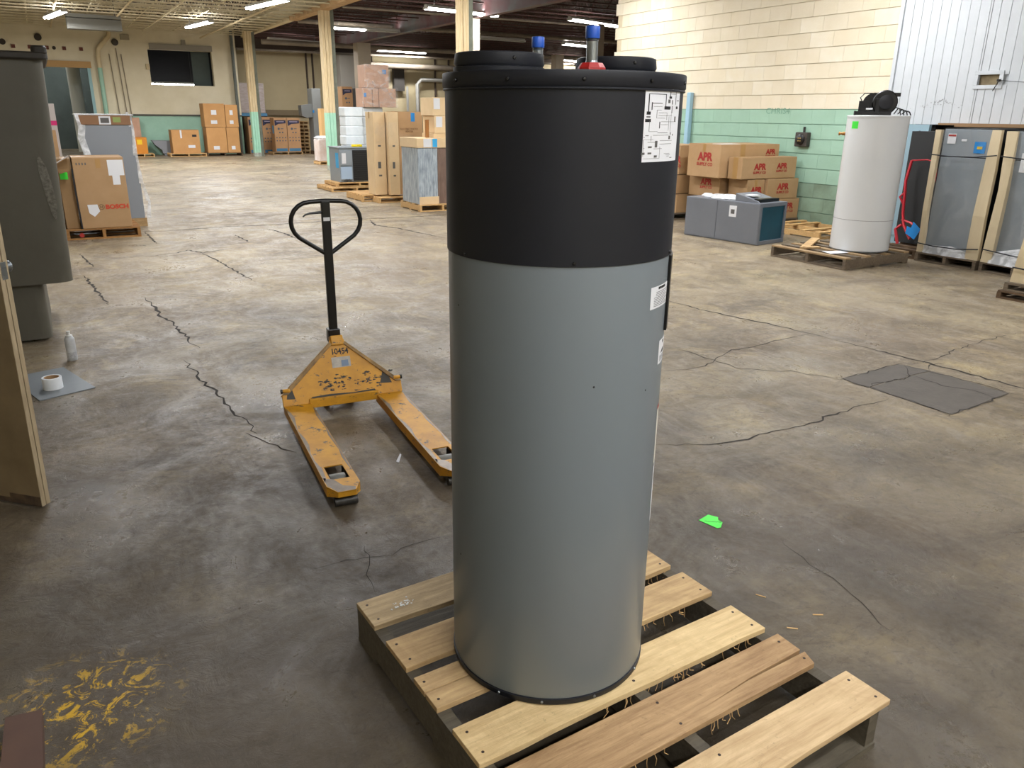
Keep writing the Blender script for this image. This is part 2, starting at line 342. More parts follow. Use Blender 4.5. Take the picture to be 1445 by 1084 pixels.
# wall_far: end of the left bay with a door opening and a window hole (plane y = 34.6)
b = MB(); Y0, Y1 = 34.6, 34.9
for x0, x1, z0, z1 in ((-5, .25, 1.47, 5), (.25, 1.9, 3.12, 5), (1.9, 3.98, 1.47, 5), (3.98, 6.28, 1.47, 2.57), (3.98, 6.28, 3.82, 5), (6.28, 7.2, 1.47, 5)):
    b.box(x0, Y0, z0, x1, Y1, z1)
for x0, x1 in ((-5, .25), (1.9, 7.2)): b.box(x0, Y0, 0, x1, Y1, 1.47, mi=1)
wall_far = struct(b, 'wall_far', [M_wfar, M_mint])
struct(B(1.9, 34.56, 1.44, 7.2, 34.6, 1.50), 'trim_1', mat('dado_stripe', '4c4a42', .7))
B(.15, 34.5, 3.08, 2.0, 34.6, 3.3).build('wood_lintel', mat('lintel_wood', 'b08a55', .7), wall_far)
B(1.86, 34.52, 0, 1.96, 34.6, 3.1).build('door_jamb', mat('jamb_blue', '8fb3b5', .6), wall_far)
B(4.05, 34.52, 3.82, 6.3, 34.6, 4.02).build('steel_lintel', mat('lintel_grey', '8c8678', .7), wall_far)
B(5.2, 34.52, 4.02, 5.35, 34.6, 4.2).build('steel_lintel', MC['lintel_grey'], wall_far)
for x in (-.35, .15, .68, 1.22, 1.76): B(x-.06, 34.56, 3.66, x+.06, 34.61, 3.78).build('wall_vent', mat('vent_red', '6a3c30', .8), wall_far)
for x, z, r in ((-.65, 3.85, .1), (.45, 4.05, .12), (.9, 3.72, .06)): MB().lathe([(0, 0), (r, 0), (r, .05)], 14).build('wall_hole', M_wdark, wall_far, loc=(x, 34.6, z), rot=(PI/2, 0, 0))
# dim rooms seen through the two openings
M_teal = mat('dim_room_paint', '5a6460', .9, c2='4a524e', nscale=1)
b = MB(); b.box(-3, 41, 0, 3.2, 41.1, 5); b.box(-3, 34.9, 4.4, 3.2, 41, 4.5); b.box(3.1, 34.9, 0, 3.2, 41, 4.5); struct(b, 'wall_beyond_door', M_teal)
struct(MB().lathe([(.24, 0), (.24, 4.4)], 20, T=Matrix.Translation((1.52, 38, 0))), 'column', mat('column_white', 'd5d6cc', .7))
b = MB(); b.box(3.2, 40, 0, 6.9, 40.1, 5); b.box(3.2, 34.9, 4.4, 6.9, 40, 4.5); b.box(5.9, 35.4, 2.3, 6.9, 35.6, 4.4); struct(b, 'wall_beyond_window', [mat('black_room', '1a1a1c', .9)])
B(5.62, 35.3, 2.4, 6.28, 35.35, 3.85).build('side_panel', M_teal, wall_far)
# wall_back: recessed brown wall behind the right bays
struct(B(7.0, 36, 0, 27, 36.2, 4.25), 'wall_back', M_wback); struct(B(6.98, 34.92, 0, 7.03, 36, 5), 'wall_return', M_wback)
struct(B(7.2, 35.6, 4.1, 27, 36, 5), 'trim_2', M_brown)
struct(B(7.3, 35.85, 1.5, 12.2, 36, 1.72), 'trim_3', mat('brown_rail', '7a6a50', .8))
for x in (10.35, 10.62, 11.2, 13.3, 16.4, 17.1, 20): B(x, 35.92, 1.7, x+.06, 36, 4.1).build('trim_4', M_brown)['kind'] = 'structure'
struct(B(11.3, 34.2, 1.9, 12.5, 36, 3.9), 'wall_closet', mat('closet_white', '9b958a', .8))
struct(B(27, -4, 0, 27.2, 36, 5), 'wall_side', M_wback)
struct(B(-5.2, -4, 0, -5, 36, 5), 'wall_left', M_wfar)
struct(B(-5, -4.2, 0, 27, -4, 5), 'wall_behind', M_wfar)
# wall_right: painted concrete blocks
M_mortar = mat('painted_joint', 'cdbf9f', .9)
M_mortarg = mat('painted_joint_mint', '86ad96', .9)
b = MB(); b.box(10.506, 7.0, 1.87, 10.9, 14.06, 5); b.box(10.506, 7.0, 0, 10.9, 14.06, 1.87, mi=1); b.box(10.506, -4, 0, 10.9, 7.0, 5)
wall_right = struct(b, 'wall_right', [M_mortar, M_mortarg])
M_blk = mat('block_cream', 'e6dcc6', .8, c2='dccfb2', nscale=1.6, amt=.5, bump=.2, bscale=40, var=.02)
M_blkl = mat('block_cream_pale', 'e9e1ce', .8, c2='e2d6ba', nscale=3, amt=.5, bump=.25, bscale=55, var=.02)
M_blkg = mat('block_mint', 'a2c6b0', .75, c2='97b9a2', nscale=1.6, amt=.5, bump=.2, bscale=40, var=.02)
M_blkgd = mat('block_mint_dirty', '8fab96', .8, c2='72826c', nscale=2.2, amt=.5, bump=.25, bscale=55, var=.05)
def blk(m, w_=.434, h=.2185):
    return MB().box(0, .0013, .0028, .02, w_-.0013, h-.0028).mesh('wall_block', m)
CH = .2215
bm_ = {k: blk(m) for k, m in (('c', M_blk), ('l', M_blkl), ('g', M_blkg), ('d', M_blkgd))}
bh_ = {k: blk(m, .216) for k, m in (('c', M_blk), ('l', M_blkl), ('g', M_blkg), ('d', M_blkgd))}
n = 0
for r in range(17):
    z = 1.875+CH*(r-8)-.1 if False else 1.87-CH*8.44+CH*r
    k = 'g' if z+CH*.5 < 1.87 else 'c'
    u = 6.95+(.217 if r % 2 else 0)
    if r % 2: inst('wall_block', bh_[k], wall_right, (10.486, 6.95+.0, max(z, 0)))
    while u < 14.05:
        kk = k
        if k == 'c' and random.random() < .13: kk = 'l'
        if k == 'g' and z < .5: kk = 'd'
        L_ = 14.05-u
        if z > -.1 and n < 300:
            o = inst('wall_block', (bm_ if L_ > .43 else bh_)[kk], wall_right, (10.486, u, max(z, 0)))
            n += 1
        u += .434
# upper courses beyond the limit, joined
b = MB(); r = 17
while 1.87-CH*8.44+CH*r < 4.9:
    z = 1.87-CH*8.44+CH*r; u = 6.95+(.217 if r % 2 else 0)
    while u < 14.0: b.box(10.486, u+.0025, z+.0025, 10.506, min(u+.4315, 14.06), min(z+.216, 5)); u += .434
    r += 1
o = b.build('wall_block', M_blk, wall_right); o['kind'] = 'stuff'
text('wall_scribble', 'CHRIS4', .13, mat('scribble', '7ba58c', .8), wall_right, (10.482, 9.6, 1.74), '-v', sx=1.2)
# white vertical cladding over the storage recess
M_clad = mat('white_cladding', 'c3c7ca', .55, c2='b9bdc0', nscale=2, amt=.5, var=.02)
clad = struct(B(10.23, -1, 1.58, 10.486, 7.40, 5), 'wall_cladding', mat('cladding_backing', 'aeb2b4', .8))
PW = .128; me = None
def strip(y0, y1, z0, z1): return MB().box(10.208, y0+.0035, z0, 10.23, y1-.0035, z1)
full = MB().box(-.022, .0025, 0, 0, PW-.0025, 3.42).mesh('cladding_panel', M_clad)
hv0, hv1, hz0, hz1 = 5.93, 6.19, 2.05, 2.17
u = 7.36-PW
while u > 1.5:
    if u < hv1 and u+PW > hv0:
        strip(u, u+PW, 1.58, hz0).build('cladding_panel', M_clad, clad); strip(u, u+PW, hz1, 5).build('cladding_panel', M_clad, clad)
    else: inst('cladding_panel', full, clad, (10.23, u, 1.58))
    u -= PW
B(10.18, 7.36, 1.58, 10.486, 7.41, 5).build('corner_trim', M_clad, clad)
B(10.2055, 6.175, 1.6, 10.21, 6.183, 5).build('panel_seam', mat('seam_dark', '77797a', .8), clad)
M_vent = mat('hole_inside', '8f8060', .9, c2='5d503a', nscale=6)
b = MB(); b.box(10.195, hv0-.05, hz1, 10.208, hv1+.05, hz1+.045); b.box(10.195, hv0-.05, hz0-.045, 10.208, hv1+.05, hz0); b.box(10.195, hv0-.05, hz0, 10.208, hv0, hz1); b.box(10.195, hv1, hz0, 10.208, hv1+.05, hz1)
b.build('hole_frame', M_clad, clad, bevel=.003)
B(10.2285, hv0, hz0, 10.2295, hv1, hz1).build('hole_lining', M_vent, clad)
b = MB(); b.tube([(10.19, 5.92, 2.11), (10.17, 5.93, 2.05), (10.18, 5.97, 1.98)], .006, 5); b.tube([(10.185, 5.92, 2.1), (10.18, 5.6, 2.07), (10.18, 5.0, 2.06)], .003, 4); b.lathe([(.022, -.012), (.022, .012)], 10, T=Matrix.Translation((10.18, 5.92, 2.1)))
o = b.build('loose_wire', M_blackp); tag(o, 'frayed dark wire hanging out of the hole in the white cladding', 'wire')
b = MB()
for k in range(60):
    y = random.gauss(6.62, .13); z = 1.87-abs(y-6.62)*.25+random.gauss(0, .018); a = random.uniform(.003, .010); b.box(10.2065, y-a, z-a*.6, 10.2085, y+a, z+a*.6)
b.build('scuff', mat('pencil', '9b9c9e', .8), clad)['kind'] = 'stuff'
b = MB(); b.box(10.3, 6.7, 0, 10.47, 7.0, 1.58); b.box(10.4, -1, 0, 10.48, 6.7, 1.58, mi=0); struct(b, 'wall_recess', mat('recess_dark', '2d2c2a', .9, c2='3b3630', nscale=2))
b = MB(); b.box(9.95, 4.35, 1.578, 10.2, 6.45, 1.60); b.box(9.9, 4.9, 1.56, 10.1, 6.2, 1.578); struct(b, 'trim_5', mat('edge_plank', '8a6d4c', .8))
# pale blue steel door under the cladding
dr = tag(B(10.1, 6.66, 0, 10.15, 7.5, 1.578).build('door_1', mat('pale_blue_steel', '93aab4', .5, c2='84a0ac', nscale=2)), kind='structure')
B(10.085, 6.69, .12, 10.1, 6.76, 1.5).build('door_stile', MC['pale_blue_steel'], dr); B(10.085, 6.80, .12, 10.1, 7.4, 1.5).build('door_panel', MC['pale_blue_steel'], dr)
B(10.09, 6.77, .1, 10.1, 6.79, 1.5).build('door_groove', mat('groove', '4b5a63', .7), dr)
MB().lathe([(0, 0), (.03, 0), (.03, .012), (.016, .02)], 12).build('lock', mat('lock_blue', '223760', .4), dr, loc=(10.085, 6.74, .72), rot=(0, -PI/2, 0))

# ---- columns with a header beam
M_post = mat('post_cream', 'e6d3aa', .7, c2='c8ad80', nscale=5, amt=.5, stretch=(8, 8, .6))
M_postg = mat('post_mint', '9ad3b4', .7, c2='b0dcc3', nscale=4, amt=.5)
M_flange = mat('flange_greygreen', '5f6458', .7, c2='7c7f70', nscale=5)
def column(x, y, w_, label, fl=True, z1=4.45, wd=.115):
    t = thing('column', label, 'column', (x, y, 0)); t['kind'] = 'structure'
    g = w_/3
    b = MB(); c = MB()
    for i in range(3):
        dy = .012*(i % 2)
        b.box(-w_/2+i*g+.004, -w_/2-dy, 1.63, -w_/2+(i+1)*g-.004, w_/2, z1); c.box(-w_/2+i*g+.004, -w_/2-dy, .14, -w_/2+(i+1)*g-.004, w_/2, 1.63)
    b.build('post', M_post, t); c.build('painted_base', M_postg, t); B(-w_/2, -w_/2-.01, 0, w_/2, w_/2, .14).build('post_foot', mat('chipped_white', 'c9cfc0', .8, c2='7d7c70', nscale=9), t)
    if fl: B(w_/2, -w_/2+.05, 0, w_/2+wd, w_/2, z1).build('steel_flange', M_flange, t)
    return t
column(7.2, 32.4, .26, 'far cream post with mint base, beside the navy-printed cartons')
column(7.5, 23.9, .27, 'middle cream post with mint base, behind the pallet jack handle')
column(7.55, 15.2, .20, 'nearest cream post, rising behind the black heater top')
struct(B(7.5, 2, 4.45, 7.62, 34.6, 5.0), 'wall_fascia', mat('fascia_cream', 'cfc4a4', .8))
struct(B(7.35, 2, 4.36, 7.62, 27, 4.5), 'trim_6', mat('header_wood', 'c0a074', .7, c2='a07a4c', nscale=4))
struct(B(7.45, 27, 4.40, 7.62, 34.6, 4.5), 'trim_7', M_cream)
M_girder = mat('girder_red', '6b2b26', .7, c2='6d7270', nscale=.9, amt=.5, detail=3)
b = MB(); b.box(10.78, 14.1, 4.12, 10.80, 35.6, 4.62); b.box(10.69, 14.1, 4.10, 10.89, 35.6, 4.13); b.box(10.69, 14.1, 4.60, 10.89, 35.6, 4.64); struct(b, 'girder', M_girder)
M_post2 = mat('post_pale', '958a79', .8, c2='a8977f', nscale=2)
for x, y, w_ in ((10.95, 30.5, .5), (10.72, 20.9, .26), (14.3, 20.0, .2), (20, 31, .4)):
    struct(B(x-w_/2, y-w_/2, 0, x+w_/2, y+w_/2, 4.10), 'column', M_post2)
# runs of pipe across the right bays
M_pipe = mat('pipe_dusty', '8d8170', .6, c2='6f6456', nscale=3)
for i, (u, z, r, v0, v1) in enumerate(((26.9, 4.36, .07, 7.6, 26), (31.5, 4.05, .09, 7.5, 26), (35.3, 3.62, .12, 12.5, 26), (34.9, 4.0, .05, 7.3, 26), (22.5, 4.34, .035, 7.6, 26))):
    b = MB().tube([(v0, u, z), (v1, u, z)], r, 10)
    o = b.build('pipe', M_pipe); tag(o, kind='structure')
b = MB(); b.tube([(15.4, 35.7, .3), (15.4, 35.7, 2.9), (15.6, 35.7, 3.1), (17, 35.7, 3.1), (17, 35.7, 3.5)], .09, 8); b.tube([(14.9, 35.7, .3), (14.9, 35.7, 2.8)], .06, 8); b.tube([(16.9, 35.7, 2.2), (16.9, 35.7, 3.3)], .07, 8)
o = b.build('pipe', mat('pipe_grey', '8f8c84', .5)); tag(o, kind='structure')
b = MB(); b.box(14.3, 35.75, 2.6, 14.8, 35.99, 3.6); o = b.build('electrical_panel', mat('panel_dark', '37322d', .7)); tag(o, 'dark electrical panel on the far brown wall above the grey conduits', 'panel')
# rain pipe and conduits on the far wall
b = MB(); b.tube([(2.75, 34.45, 4.5), (2.72, 34.45, 4.2), (2.3, 34.45, 3.75), (2.27, 34.45, 3.5), (2.27, 34.45, 3.1)], .08, 10)
b.tube([(2.27, 34.45, 3.1), (2.27, 34.45, .2)], .08, 10, mi=1)
o = b.build('downpipe', [M_cream, M_mint]); tag(o, 'bent cream and mint downpipe on the far wall right of the doorway', 'pipe')
for x, z0, z1, wh_ in ((2.75, .8, 3.6, 'left'), (3.0, .9, 3.8, 'middle'), (3.15, .9, 3.6, 'right')):
    o = MB().tube([(x-.1, 34.53, z1), (x, 34.53, z0)], .018, 6).build('conduit', mat('conduit', '8b7f6a', .6)); tag(o, wh_+' one of three thin conduits down the far wall beside the downpipe', 'conduit', 'conduits on the far wall')
o = MB().tube([(7.05, 34.5, 0), (7.05, 34.5, 4.6)], .06, 8).build('corner_pipe', mat('corner_pipe', '5e625a', .6)); tag(o, 'grey vertical pipe at the end corner of the far wall', 'pipe')
o = B(3.85, 34.5, 3.1, 3.98, 34.6, 3.3).build('junction_box', M_cream, bevel=.01); tag(o, 'small cream junction box left of the dark window opening', 'electrical box')
o = B(3.1, 34.5, 4.1, 3.4, 34.6, 4.28).build('junction_box', mat('box_grey', '9b927c', .7), bevel=.01); tag(o, 'grey junction box high on the far wall above the conduits', 'electrical box')
o = MB().lathe([(0, 0), (.1, 0), (.12, .06), (.05, .09), (0, .09)], 12).build('alarm_bell', mat('bell', '3d382f', .6), loc=(2.9, 34.6, 4.0), rot=(PI/2, 0, 0)); tag(o, 'round dark alarm bell high on the far wall beside the downpipe', 'bell')
b = MB(); b.box(-.75, -.2, 0, .75, .2, .3); b.box(-.75, -.25, .32, .75, .25, .42)
for x in (-.6, .6): b.tube([(x, 0, .4), (x, 0, 1.05)], .012, 4)
o = b.build('unit_heater', mat('heater_grey', '6b6a62', .7), loc=(1.95, 29.2, 3.95)); tag(o, 'grey unit heater hung under the far ceiling beside a lit strip lamp', 'heater')

# ---- strip lamps
hous = MB().box(-1.17, -.06, 0, 1.17, .06, .05).box(-1.17, -.085, -.012, 1.17, .085, .002).mesh('reflector', mat('lamp_white', 'c9c9c4', .5))
tubm = MB().tube([(-.57, 0, 0), (.57, 0, 0)], .022, 8).mesh('tube', M_tube)
M_toff = mat('tube_off', 'a9a9a4', .3); tubo = MB().tube([(-.57, 0, 0), (.57, 0, 0)], .02, 8).mesh('tube', M_toff)
capm = MB().box(-.02, -.09, -.05, .02, .09, .0).mesh('end_cap', mat('lamp_white', 'c9c9c4'))
def lamp(x, y, z, rz, label, lit=(1, 1), power=1.0):
    t = thing('strip_lamp', label, 'ceiling light', (x, y, z), rz, 'fluorescent strip lamps')
    inst('reflector', hous, t, (0, 0, 0))
    for s in (-1, 1):
        inst('end_cap', capm, t, (s*1.16, 0, -.01))
        on = lit[0 if s < 0 else 1]
        for d in (-.05, .05): inst('tube', tubm if on else tubo, t, (s*.585, d, -.045))
        if on:
            l = bpy.data.lights.new('lamp_light', 'AREA'); l.shape = 'RECTANGLE'; l.size = 1.12; l.size_y = .15; l.energy = LAMP_W*.5*power; l.color = (.94, .96, 1)
            lo = bpy.data.objects.new('lamp_light', l); COL.objects.link(lo); lo.parent = t; lo.location = (s*.585, 0, -.075)
    if any(lit):
        l = bpy.data.lights.new('added_uplight', 'AREA'); l.shape = 'RECTANGLE'; l.size = 2.2; l.size_y = .1; l.energy = LAMP_W*.10*power*sum(lit)/2; l.color = (.94, .96, 1)  # upward light added above the housing to brighten ceiling and joists
        lo = bpy.data.objects.new('added_uplight', l); COL.objects.link(lo); lo.parent = t; lo.location = (0, 0, .06); lo.rotation_euler = (PI, 0, 0)
    for s in (-.9, .9): MB().tube([(s, 0, .05), (s, 0, 4.999-z)], .006, 4).build('hanger', M_dsteel, t)
for a in ((.88, 27.5, 4.2, 100, 'strip lamp at the far left, over the doorway wall', (1, 1), 1.6),
          (1.4, 21.8, 4.2, 98, 'strip lamp at the top edge above the grey bin', (1, 1), .9),
          (4.78, 27.9, 4.2, 98, 'strip lamp above the dark window opening', (1, 1), 1.6),
          (5.38, 21.7, 4.2, 100, 'strip lamp at the top edge left of the header beam', (1, 1), .9),
          (5.3, 15.5, 4.2, 98, 'strip lamp over the aisle, above the frame', (1, 1), .7), (1.4, 15.5, 4.2, 98, 'strip lamp over the left aisle, above the frame', (1, 1), .6),
          (5.2, 9.4, 4.2, 98, 'strip lamp over the middle aisle, above the frame', (1, 1), .8), (1.2, 9.6, 4.2, 98, 'strip lamp over the pallet jack aisle, above the frame', (1, 1), .7)): lamp(*a)
lamp(8.95, 32.3, 4.2, 20, 'half lit strip lamp over the navy-printed cartons', (0, 1), 1.3)
lamp(9.6, 26.35, 4.2, 0, 'half lit strip lamp right of the middle post', (1, 0), 1.3)
lamp(14.2, 34.5, 4.2, 5, 'strip lamp low on the horizon left of the heater top')
lamp(10.1, 20.3, 4.2, 10, 'strip lamp crossing behind the nearest post', (1, 1), 1.4)
lamp(14.7, 26.8, 4.2, 4, 'mostly dark strip lamp behind the heater inlet nipple', (0, 0))
lamp(14.4, 20.4, 4.2, 18, 'strip lamp beside the end of the block wall')
lamp(18.7, 27.2, 4.2, 16, 'strip lamp behind the red heater fitting')
lamp(23.5, 35.0, 4.2, 30, 'farthest strip lamp, seen over the heater lid')
lamp(8.5, 13.0, 4.2, 0, 'strip lamp over the block wall aisle, above the frame', (1, 1), .65); lamp(8.2, 7.2, 4.2, 0, 'strip lamp over the white water heater, above the frame', (1, 1), .75)
lamp(8.0, 1.2, 4.2, 0, 'strip lamp over the near right aisle, above the frame', (1, 1), .25); lamp(5.0, 3.0, 4.2, 98, 'strip lamp over the near middle aisle, above the frame', (1, 1), .42); lamp(1.9, -.6, 4.2, 0, 'added fill lamp over the front pallet, above the frame', (1, 1), .5)  # last lamp of this line is added, unseen, to brighten the front planks
lamp(3.6, -2.4, 4.2, 0, 'added fill lamp behind the viewpoint at right, over the near bay', (1, 1), .4); lamp(-.4, -2.4, 4.2, 0, 'added fill lamp behind the viewpoint at left, over the near bay', (1, 1), .55)  # both are unseen fill, added to light the heater front
lamp(5.15, 38.6, 2.75, 0, 'strip lamp glowing inside the dark window opening', (1, 1), .12)
lamp(1.0, 39.0, 4.2, 0, 'strip lamp in the room beyond the far doorway', (1, 1), .2)

# ================================================================ MAIN SUBJECT: heat pump water heater on a pallet
def pallet(name, label, loc, rz, L, W, H, slats, mats, group=None, stringers=3, gap_bottom=3, cat='pallet'):
    """top slats run along local x (length L); stringers along local y (from 0 to W)"""
    t = thing(name, label, cat, (loc[0], loc[1], loc[2] if len(loc) > 2 else 0), rz, group)
    tp = .018; sm = None
    for i, (y0, y1) in enumerate(slats):
        m = mats[i % len(mats)]
        B(0, y0, H-tp, L+random.uniform(-.008, .008), y1, H).build('plank', m, t)
    st = B(0, 0, tp, .04, W, H-tp).mesh('stringer', mats[-1])
    for i in range(stringers): inst('stringer', st, t, (i*(L-.04)/(stringers-1), 0, 0))
    bp = B(0, 0, 0, L, .095, tp).mesh('bottom_plank', mats[-1])
    for i in range(gap_bottom): inst('bottom_plank', bp, t, (0, i*(W-.095)/(gap_bottom-1), 0))
    return t
M_w1 = wood('plank_grey_tan', 'c6ad86', '84704f', .05); M_w2 = wood('plank_tan', 'caac7c', '957650', .05); M_w3 = wood('plank_pale', 'e6cb98', 'b99a6a', .04)
M_w4 = wood('plank_brown', 'c4a276', '805f3c', .04); M_w5 = wood('plank_light', 'dcc094', 'ab8b62', .04); M_ws = wood('stringer_grey', '645c4c', '3f382d', .05)
M_nail = mat('nail_rust', '33241b', .7)
hp = thing('wooden_pallet', 'large worn wooden pallet in front, carrying the black and grey water heater', 'pallet', (.658, 2.133, 0), 2.8)
def fray(b, y, z, x0, x1, n):
    for _ in range(n):
        x = random.uniform(x0, x1); L = random.uniform(.01, .035)
        b.tube([(x, y, z), (x+random.uniform(-.01, .01), y-.004, z-L*.5), (x+random.uniform(-.015, .015), y-.006, z-L)], .0012, 3)
PL = [(0, -.147, M_w1), (-.231, -.373, M_w2), (-.422, -.564, M_w2), (-.650, -.789, M_w3), (-.830, -.980, M_w4), (-1.049, -1.190, M_w5)]
for i, (ya, yb, m) in enumerate(PL):
    L = (1.03, 1.03, 1.035, 1.03, 1.04, 1.07)[i]
    if i == 2: poly = [(0, ya), (0, ya-.068), (.2, ya-.071), (.42, ya-.074), (.2, ya-.075), (0, ya-.074), (0, yb), (L, yb), (L, ya)]
    elif i == 4: poly = [(0, ya), (0, yb), (L-.02, yb), (L, yb+.05), (.8, yb+.052), (.6, yb+.038), (.82, yb+.058), (L-.005, yb+.062), (L, ya)]
    else:
        e = [(L*k/9, yb+random.uniform(-.003, .003)) for k in range(10)]
        poly = [(0, ya)]+e+[(L, ya)]
    o = MB().prism(poly, .127, .145).build('plank', m, hp, bevel=.0015)
    n = MB()
    for x in (.022, .52, L-.025):
        for y in (ya-.03, yb+.03): n.lathe([(.0045, .1449), (.0042, .1456), (0, .1459)], 8, T=Matrix.Translation((x+random.uniform(-.006, .006), y, 0)), cap=False)
    n.build('nail', M_nail, o)
b = MB(); fray(b, -.789, .13, .3, 1.0, 26); fray(b, -.373, .13, .75, 1.0, 8); fray(b, -.98, .13, .1, .7, 14); fray(b, -.564, .13, .6, .95, 8)
o = b.build('wood_fibre', M_woodp, hp); o['kind'] = 'stuff'
for x in (0, .5, .99): B(x, -1.185, .018, x+.04, -.005, .127).build('stringer', M_ws, hp)
for ya, yb in ((0, -.14), (-.53, -.65), (-1.05, -1.19)): B(0, yb, 0, 1.03, ya, .018).build('bottom_plank', M_ws, hp)
b = MB()
for k in range(26): b.box(-.003, -.003, 0, .003, .003, .0015, T=Matrix.Translation((.12+random.gauss(0, .03), -.085+random.gauss(0, .012), .145)) @ Matrix.Rotation(random.random()*3, 4, 'Z') @ Matrix.Scale(random.uniform(.4, 1.3), 4))
o = b.build('paint_fleck', M_white, hp); o['kind'] = 'stuff'

M_jacket = mat('jacket_grey', '747c82', .40, c2='71797e', nscale=1, coat=.1)
wh = thing('heat_pump_water_heater', 'tall cylindrical water heater with black top and grey body on the front pallet', 'water heater', (1.097, 1.672, .1462))
def cz(z): return z-.1462
MB().lathe([(.270, 0), (.279, .002), (.2808, .005), (.2808, .019), (.276, .0205)], 96).build('base_ring', M_black, wh)
MB().lathe([(.274, .0195), (.2772, .0205), (.2785, .024), (.2785, cz(1.334))], 96, cap=False).build('jacket', M_jacket, wh)
MB().lathe([(.2790, cz(1.332)), (.2812, cz(1.333)), (.2812, cz(1.700)), (.2795, cz(1.7005))], 96, cap=False).build('shroud', M_black, wh)
lid = MB().lathe([(.2835, cz(1.700)), (.2855, cz(1.701)), (.2855, cz(1.7035)), (.2840, cz(1.705)), (.2865, cz(1.7085)), (.2865, cz(1.7345)), (.2855, cz(1.7372)), (.283, cz(1.738)), (0, cz(1.7382))], 96).build('lid', M_black, wh)
scr = MB().lathe([(0, .004), (.003, .0035), (.0042, .0015), (.0042, 0)], 10).mesh('screw', M_blackp)
def on_cyl(a, z, r, me, name, par): 
    o = inst(name, me, par, (r*math.cos(R(a)), r*math.sin(R(a)), cz(z))); o.rotation_euler = (0, PI/2, R(a)); return o
for a in (-178.9, -147, -114.8, -83, -51.7, -20, 12, 44, 76, 108, 140): on_cyl(a, 1.7195, .2865, scr, 'screw', lid)
for a in (-174, -116, -52.6, 5, 60, 120): on_cyl(a, 1.341, .2812, scr, 'screw', wh)
M_scr2 = scr.copy(); M_scr2.materials.clear(); M_scr2.materials.append(M_steel)
for a in (-150, -125, -95, -60): on_cyl(a, .158, .2808, M_scr2, 'screw', wh)
def collar(dx, dy, r):
    o = MB().lathe([(r+.004, cz(1.7385)), (r+.004, cz(1.748)), (r-.001, cz(1.7495)), (r+.0025, cz(1.756)), (r, cz(1.7765)), (r-.006, cz(1.779)), (r-.010, cz(1.7775)), (r-.012, cz(1.742)), (0, cz(1.742))], 56, T=Matrix.Translation((dx, dy, 0))).build('duct_collar', M_black, wh)
    for a in (-100, 20, 140):
        s = inst('screw', scr, o, (dx+r*math.cos(R(a)), dy+r*math.sin(R(a)), cz(1.765))); s.rotation_euler = (0, PI/2, R(a))
collar(-.170, .008, .100); collar(.131, -.028, .095)
M_cap = mat('blue_cap', '1c50b0', .45); M_capl = mat('light_blue_flange', '2c8fc4', .5); M_capr = mat('red_flange', 'a3201d', .45)
def nipple(dx, dy, mf, label):
    T = Matrix.Translation((dx, dy, 0))
    fl = MB().lathe([(.032, cz(1.738)), (.031, cz(1.747)), (.024, cz(1.757)), (.014, cz(1.758))], 8, T=T, sm=False).build('fitting', mf, wh); fl['label'] = label
    b = MB().lathe([(.0125, cz(1.757)), (.0125, cz(1.800))], 20, T=T, cap=False)
    for k in range(4): b.lathe([(.0125, cz(1.800+k*.0022)), (.0136, cz(1.8011+k*.0022)), (.0125, cz(1.8022+k*.0022))], 20, T=T, cap=False)
    b.lathe([(.0136, cz(1.7578)), (.0125, cz(1.762))], 20, T=T, cap=False)
    b.build('pipe_nipple', M_steel, wh)
    MB().lathe([(.0152, cz(1.806)), (.0155, cz(1.807)), (.0155, cz(1.829)), (.0145, cz(1.8305)), (0, cz(1.8305))], 24, T=T).build('pipe_cap', M_cap, wh)
nipple(.004, .125, M_capl, 'light blue cold water fitting'); nipple(-.032, -.158, M_capr, 'red hot water fitting')
def cpatch(b, a0, a1, z0, z1, r, mi=0, n=None):
    n = n or max(1, int(abs(a1-a0)/2.5)); vs = []
    for i in range(n+1):
        a = R(a0+(a1-a0)*i/n); vs += [(r*math.cos(a), r*math.sin(a), cz(z0)), (r*math.cos(a), r*math.sin(a), cz(z1))]
    b.add(vs, [(2*i, 2*i+2, 2*i+3, 2*i+1) for i in range(n)], mi)
def ctext(s, size, m, par, a, z, r, name='lettering', bold=0, upright=True):
    o = text(name, s, size, m, par, (0, 0, 0), bold=bold); o.rotation_euler = (0, 0, 0)
    for v in o.data.vertices:
        x, y = v.co.x, v.co.y; aa = R(a)+x/r; rr = r+v.co.z
        v.co = (rr*math.cos(aa), rr*math.sin(aa), cz(z)+y)
    return o
# wiring diagram sheet
DA0, DA1, DZ0, DZ1 = -85.2, -55.0, 1.554, 1.7105; RS = .2822
sb = MB(); cpatch(sb, DA0, DA1, DZ0, DZ1, .2818); sheet = sb.build('wiring_diagram', M_paper, wh); sheet['label'] = 'white wiring diagram sheet'
def dx_(px): return DA0+(px-105)/360*(DA1-DA0)
def dz_(py): return DZ1-(py-145)/850*(DZ1-DZ0)
ib = MB(); ig = MB()
def dl(x0, y0, x1, y1, wd=3, b=None):
    b = b if b is not None else ig
    x0 = max(x0, 110); x1 = max(x1, 110)
    if x0 == x1: cpatch(b, dx_(x0-wd/2), dx_(x0+wd/2), dz_(max(y0, y1)), dz_(min(y0, y1)), RS, n=1)
    elif y0 == y1: cpatch(b, dx_(min(x0, x1)), dx_(max(x0, x1)), dz_(y0+wd/2), dz_(y0-wd/2), RS)
